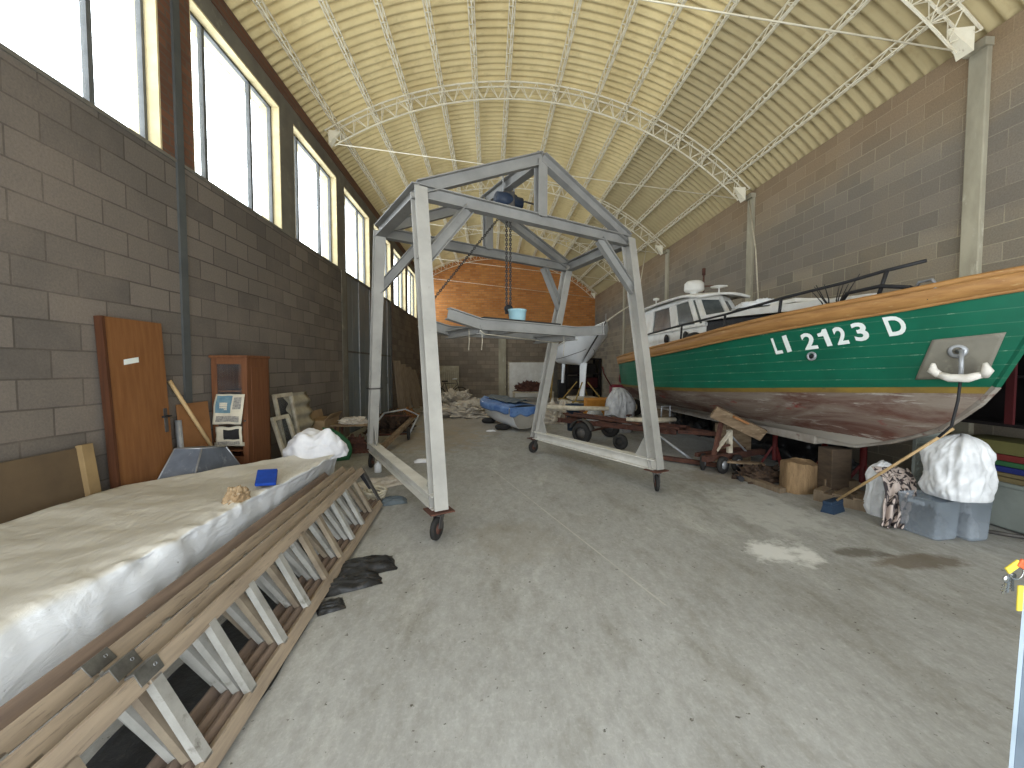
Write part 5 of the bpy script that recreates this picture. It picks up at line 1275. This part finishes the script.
    # white board and rusty red pile
    MBx = MB().box((.92, YB - .20, .02), (2.62, YB - .14, 1.72)); w = thing('white_board', 'large white board leaning upright against the back wall', 'board', (1.77, YB - .17, 0))
    MBx.build('face_board', 'white_paint', w, bevel=.01)
    MB().box((.86, YB - .21, 0), (.93, YB - .13, 1.75)).box((2.61, YB - .21, 0), (2.68, YB - .13, 1.75)).build('edge_batten', 'white_wood', w)
    t = thing('low_bench', 'low pale bench in front of the white board at the back wall', 'bench', (1.9, 17.6, 0))
    MB().box((1.0, 17.35, .36), (2.8, 17.85, .42)).build('seat', 'white_wood', t)
    for x in (1.05, 2.75):
        for y in (17.4, 17.8): MB().box((x - .04, y - .04, 0), (x + .04, y + .04, .36)).build('leg', 'white_wood', t)
    single(crumple((1.85, 17.6, .42), (1.3, .42, .36), 61, 3, .7, 80, 30), 'red_brown_tarp', 'rust', 'crumpled red brown tarpaulin piled on the low pale bench', 'tarpaulin')
    single(MB().box((2.95, 17.1, 0), (3.3, 17.4, .95)), 'black_drum', 'black', 'black upright box beside the low pale bench at the back', 'box', bevel=.04)
    # dark stacked storage along the right of the back wall
    t = thing('storage_rack', 'dark wooden storage rack along the back wall behind the white sailing boat', 'rack', (4.3, 18.6, 0))
    for x in (3.5, 4.3, 5.05):
        for y in (18.2, 19.2): MB().box((x - .05, y - .05, 0), (x + .05, y + .05, 1.9)).build('post', 'dark_cab', t)
    for z in (.5, 1.15, 1.85): MB().box((3.45, 18.15, z), (5.1, 19.25, z + .05)).build('shelf', 'dark_cab', t)
    for i, (x0, x1, z, h, m, lab) in enumerate(((3.6, 4.2, .556, .5, 'rubber', 'dark crate on the lower shelf of the storage rack'), (4.4, 5.0, .556, .45, 'dark_red', 'dark red crate on the lower shelf of the storage rack'), (3.6, 4.9, 1.206, .45, 'dark_cab', 'long black crate on the middle shelf of the storage rack'))):
        single(MB().box((x0, 18.3, z), (x1, 19.0, z + h)), 'crate', m, lab, 'crate', 'crates on the dark rack', bevel=.02)

def build_sailboat():
    t = thing('sailing_boat', 'white sailing boat with a fin keel raised on a yellow stand', 'sailing boat', (2.65, 12.0, 0))
    # bow towards the viewer at the right
    Bp, Sp = V((3.02, 10.3, 0)), V((2.45, 14.2, 0)); ax = (Bp - Sp); L = ax.length; hd = ax.normalized(); sd = V((-hd.y, hd.x, 0))
    def bw(s): return .62 * (1 - max(0, (s - .45) / .55) ** 2.2) * (.45 + .55 * min(1, s / .45) ** .7)
    def pt(s, k, side):
        zt = 1.99 + .69 * s ** 1.6 - .04 * math.sin(PI * s); zk = 1.50 + .06 * s + .14 * (1 - s) ** 2 + max(0, (s - .80) / .20) ** 2 * .12
        z = zk + (zt - zk) * k; b = bw(s) * (k ** .55)
        ov = max(0, s - .4) ** 1.5 * (k - 1) * .9
        return Sp + hd * (L * (s + ov)) + sd * side * max(.012, b) + V((0, 0, z))
    mb = MB()
    for side in (-1, 1): mb.grid(lambda u, v: pt(u, v, side), 40, 14)
    mb.grid(lambda u, v: pt(0, v, -1).lerp(pt(0, v, 1), u), 8, 10)
    mb.build('hull', 'hull_white', t)
    MB().grid(lambda u, v: pt(v, 1, -1).lerp(pt(v, 1, 1), u) + V((0, 0, -.02 + .05 * math.sin(PI * u))), 8, 40).build('deck', 'hull_white', t)
    MB().tube([pt(1, i / 10, -1) + hd * .012 for i in range(11)], .024, 6).build('stem_band', 'steel_dark', t)
    for side in (-1, 1):
        MB().tube([pt(i / 40, 1, side) for i in range(41)], .02, 6).build('gunwale', 'white_paint', t)
        MB().tube([pt(i / 40, .42, side) + sd * side * .004 for i in range(2, 38)], .008, 4).build('waterline_stripe', 'steel_dark', t)
    def fin(s, w, z0, z1, name):
        c = Sp + hd * (L * s); mb = MB()
        def fn(u, v):
            th = 2 * PI * u; k = 1 - .35 * (1 - v)
            return c + hd * (w / 2 * k * math.cos(th) - .10 * (1 - v)) + sd * (.045 * math.sin(th)) + V((0, 0, z0 + (z1 - z0) * v))
        mb.grid(fn, 20, 8, True, True); mb.add([fn(i / 20, 0) for i in range(20)], [tuple(range(20))]); mb.build(name, 'hull_white', t)
    fin(.60, .55, .62, 1.62, 'fin_keel'); fin(.14, .22, .95, 1.62, 'rudder')
    MB().tube([pt(1, 1, 1), pt(1, 1, 1) + hd * .25 + V((0.12, 0, .14)), pt(1, 1, 1) + hd * .5 + V((.32, 0, .32))], [.03, .025, .015], 8).build('bowsprit', 'white_wood', t)
    MB().tube([pt(.86, 1, 1) + V((-.05, 0, 0)), pt(.86, 1, 1) + V((-.05, 0, .45))], .012, 6).build('pulpit_post', 'galv', t)
    # stand
    s = thing('boat_stand', 'yellow tubular stand carrying the fin keel of the white sailing boat', 'stand', (2.7, 12.2, 0))
    C = Sp + hd * (L * .58); C.z = 0
    for a in (-.55, .55):
        for b2 in (-.42, .42):
            f = C + hd * a + sd * b2
            MB().bar(f + V((0, 0, .52)), C + hd * a * .4 + sd * b2 * .2 + V((0, 0, 1.05)), .03, .03).build('strut', 'yellow', s)
            MB().bar(f, f + V((0, 0, .52)), .04, .04, (0, 1, 0)).build('leg', 'yellow', s)
    for a in (-.6, .6): MB().bar(C + hd * a - sd * .55 + V((0, 0, .5)), C + hd * a + sd * .55 + V((0, 0, .5)), .05, .05).build('cross_bar', 'yellow', s)
    for b2 in (-.45, .45): MB().bar(C - hd * .9 + sd * b2 + V((0, 0, .45)), C + hd * .9 + sd * b2 + V((0, 0, .45)), .08, .09).build('side_bar', 'white_wood', s)
    MB().box((C.x - .4, C.y - .4, .54), (C.x + .4, C.y + .4, .60)).build('keel_plank', 'white_wood', s)
    for sx in (-1, 1): MB().tube([C + sd * sx * .62 + hd * -1.3, C + sd * sx * .5 + hd * -1.3 + V((0, 0, 1.75))], .03, 8).build('prop', 'yellow', s)
    mb = MB(); c = C - hd * 1.6 - sd * -.2; 
    # clutter in front of it
    single(MB().obox((2.98, 10.75, .36), V((.40, .04, 0)), V((-.01, .16, .02)), V((0, -.02, .28))), 'orange_board', 'orange_ply', 'orange brown wooden chest standing in front of the white sailing boat stand', 'chest', bevel=.015)
    mb = MB().lathe([(0, 0), (.17, 0), (.20, .58), (.22, .59), (.22, .62), (.19, .62), (.17, .04), (0, .04)], (2.0, 9.35, .0), (0, 0, 1), 24); single(mb, 'dark_tub', 'navy', 'dark blue plastic tub behind the bleached pole on the trailer', 'tub')
    single(sack((3.02, 9.15, 0), .62, .5, 1.0, 21), 'wrapped_outboard', 'clear_grey', 'tall grey translucent plastic cover bunched at the stern of the green boat', 'plastic cover')
    single(sack((2.66, 10.0, 0), .4, .36, .45, 23), 'grey_sack', 'clear_grey', 'smaller grey plastic sack slumped left of the tall grey cover', 'sack')
    t = thing('small_tractor', 'faded red garden machine standing behind the stern of the green boat', 'machine', (4.05, 12.2, 0))
    MB().box((3.75, 11.95, .55), (4.4, 12.45, .95)).build('body', 'magenta', t, bevel=.06)
    MB().box((4.05, 12.0, 1.0), (4.55, 12.45, 1.28)).build('hood', 'magenta', t, bevel=.06)
    MB().box((3.70, 11.9, .76), (3.95, 11.96, .88)).build('front_plate', 'white_paint', t, bevel=.01)
    MB().tube([(3.75, 12.2, .9), (3.5, 12.15, 1.3), (3.42, 12.0, 1.5)], .02, 8).build('handle', 'red_paint', t)
    for x in (3.8, 4.35):
        for y in (11.9, 12.5):
            m = MB(); wheel(m, (x, y, .27), (0, 1, 0), .27, .14); m.build('wheel', 'rubber', t)

# ------------------------------------------------------------------ loose things on the floor, ropes
def build_floor_things():
    t = [(-.92, 2.92, .46, .26, .05, 71), (-.94, 2.74, .44, .2, .05, 72)]
    def flatbag(c, a, w, l, seed, h):
        c = V(c); u = V((math.cos(a), math.sin(a), 0)); v = V((-u.y, u.x, 0))
        def top(x, y): 
            fx, fy = x * 2 - 1, y * 2 - 1
            e = (1 - fx ** 4) * (1 - fy ** 4)
            r = .5 - abs(noise.noise(V((fx * 1.3 + seed, fy * 3.0, seed * .3))))
            return c + u * (w / 2 * fx * (1 + .1 * noise.noise(V((fy * 2, seed, 0))))) + v * (l / 2 * fy * (1 + .15 * noise.noise(V((fx * 2, seed, 4))))) + V((0, 0, .004 + h * e * (.55 + 1.1 * r)))
        mb = MB().grid(top, 40, 30); mb.grid(lambda x, y: V((top(x, y).x, top(x, y).y, .002)) , 40, 30); return mb
    single(flatbag((-.93, 2.98, 0), .35, .42, .24, 3, .06), 'black_bag', 'black_bag', 'black plastic bag lying flat under the ladders edge farther from the viewer', 'bag', 'black bags beside the ladders')
    single(flatbag((-.96, 2.76, 0), .45, .38, .20, 8, .05), 'black_bag', 'black_bag', 'torn black plastic bag lying beside the ladders nearer the viewer', 'bag', 'black bags beside the ladders')
    single(flatbag((-1.0, 2.50, 0), .5, .16, .14, 11, .03), 'clear_scrap', 'black_bag', 'small dark scrap of plastic beside the outermost ladder', 'plastic scrap')
    mb = MB().grid(lambda u, v: V((-1.52 + .50 * u - .05 * (2.6 * v - .6) + .02 * noise.noise(V((v * 9, u, 1))), .9 + 2.6 * v, .004 + .009 * max(0, noise.noise(V((u * 4, v * 16, 6)))))), 20, 90)
    single(mb, 'dark_sheet', 'black_bag', 'dark sheet spread flat on the floor under the long ladders', 'sheeting', solid=.003)
    # bits round the far-left caster
    c = V((-1.60, 5.75, 0)); b = MB().lathe([(0, 0), (.045, 0), (.05, .01), (.05, .10), (.035, .125), (.02, .135), (.02, .155), (0, .155)], c, (0, 0, 1), 16)
    single(b, 'plastic_bottle', 'white_plastic', 'small pinkish white bottle standing beside the far left gantry wheel', 'bottle')
    single(flatbag((-1.36, 5.2, 0), .6, .62, .44, 15, .06), 'paper_sheet', 'dirty_white', 'cream crumpled paper on the floor beside the left gantry base beam', 'paper')
    single(flatbag((-1.05, 6.35, 0), .2, .3, .16, 17, .04), 'paper_scrap', 'white_cloth', 'white paper scrap on the floor behind the left gantry base beam', 'paper')
    single(flatbag((.02, 9.3, 0), .2, .22, .14, 19, .03), 'white_scrap', 'white_cloth', 'small white scrap on the open floor before the dinghy', 'paper')
    single(flatbag((-1.08, 4.45, 0), .3, .3, .22, 25, .05), 'grey_rag', 'tarp_dark', 'grey rag on the floor at the far end of the ladders', 'rag')
    mb = MB()
    for k in range(4): mb.tube([V((-1.30 + (.10 + .008 * k) * math.cos(a), 4.55 + (.10 + .008 * k) * math.sin(a), .03 + .025 * k + .01 * math.sin(3 * a + k))) for a in [j * PI / 10 for j in range(20)]], .013, 6, closed=True)
    single(mb, 'rope_coil', 'wire', 'cream rope coil at the far end of the ladders', 'rope')
    # timber and bent tubes left of the gantry
    single(MB().bar((-1.9, 6.75, .06), (-1.75, 9.0, .34), .09, .07), 'timber_beam', 'old_wood', 'old timber beam slanting on the floor behind the far left gantry leg', 'beam', bevel=.006)
    f = thing('trolley_frame', 'rusty tubular hand trolley lying on the floor near the steel door', 'trolley', (-2.1, 8.6, 0))
    MB().tube([(-2.5, 8.2, .12), (-2.3, 8.8, .5), (-1.9, 9.1, .55), (-1.6, 9.0, .42), (-1.7, 8.5, .1)], .02, 8).build('tube_frame', 'galv', f)
    MB().tube([(-2.4, 8.3, .1), (-1.7, 8.45, .1)], .02, 8).tube([(-2.3, 8.75, .45), (-1.72, 8.9, .42)], .015, 8).build('cross_tube', 'rust', f)
    for x in (-2.45, -1.68):
        m = MB(); wheel(m, (x, 8.3, .13), (1, .1, 0), .13, .05); m.build('wheel', 'rubber', f)
    single(crumple((-2.35, 9.6, 0), (.9, 1.2, .30), 81, 2.6, .9, 70, 30), 'scrap_heap', 'rust_dark', 'dark heap of rusty scrap at the foot of the steel door', 'scrap')
    # thin ropes from the roof to the boat
    single(MB().tube([(5.0, 7.6, 4.7), (4.75, 7.0, 3.6), (4.62, 6.7, 2.6)], .012, 6), 'hanging_rope', 'wire', 'pale rope hanging beside the pale wall pillar down to the boat', 'rope', 'ropes hanging from the roof')
    single(MB().tube([(3.95, 10.0, 4.6), (3.55, 9.4, 3.4), (3.30, 8.98, 2.5)], .012, 6), 'hanging_rope', 'wire', 'pale rope slanting down to the aft end of the wheelhouse', 'rope', 'ropes hanging from the roof')

# ------------------------------------------------------------------ camera, light
def build_view():
    f = 400.0; th = math.atan((384 - 367) / f); ps = math.atan((512 - 490) / f * math.cos(th))
    F = V((math.sin(ps) * math.cos(th), math.cos(ps) * math.cos(th), -math.sin(th)))
    cd = bpy.data.cameras.new('camera'); cam = bpy.data.objects.new('camera', cd); COL.objects.link(cam)
    cam.location = (0, 0, 1.5); cam.rotation_euler = F.to_track_quat('-Z', 'Y').to_euler()
    cd.sensor_fit = 'HORIZONTAL'; cd.sensor_width = 36; cd.lens = 36 * f / 1024; cd.clip_start = .05; cd.clip_end = 200
    sc = bpy.context.scene; sc.camera = cam
    w = bpy.data.worlds.new('sky'); sc.world = w; w.use_nodes = True
    bg = w.node_tree.nodes['Background']; bg.inputs['Color'].default_value = (.90, .96, 1.0, 1); bg.inputs['Strength'].default_value = SKY
    sc.view_settings.view_transform = 'Standard'; sc.view_settings.look = 'None'; sc.view_settings.exposure = EXPOSURE; sc.view_settings.gamma = 1
    sc.view_settings.use_curve_mapping = False
    cy = sc.cycles; cy.use_denoising = True; cy.max_bounces = 10; cy.diffuse_bounces = 6; cy.transparent_max_bounces = 16; cy.sample_clamp_indirect = 6
    # daylight portals in the open front and the window strip
    def portal(name, loc, rot, sx, sy):
        l = bpy.data.lights.new(name, 'AREA'); l.shape = 'RECTANGLE'; l.size = sx; l.size_y = sy; l.cycles.is_portal = True
        o = bpy.data.objects.new(name, l); COL.objects.link(o); o.location = loc; o.rotation_euler = rot
    portal('front_portal', (1.05, YF - .3, 1.8), (math.radians(90), 0, 0), 7.1, 3.6)
    portal('window_portal', (XL - .32, 9.5, 4.45), (0, math.radians(-90), 0), 1.8, 22)

SKY, EXPOSURE = 6.0, 0.35
setup_mats()
build_hall()
build_gantry(); build_hoist()
build_ladders(); build_left_pile()
build_boat(); build_deck_things()
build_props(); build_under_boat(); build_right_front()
build_far(); build_sailboat(); build_floor_things()
build_view()
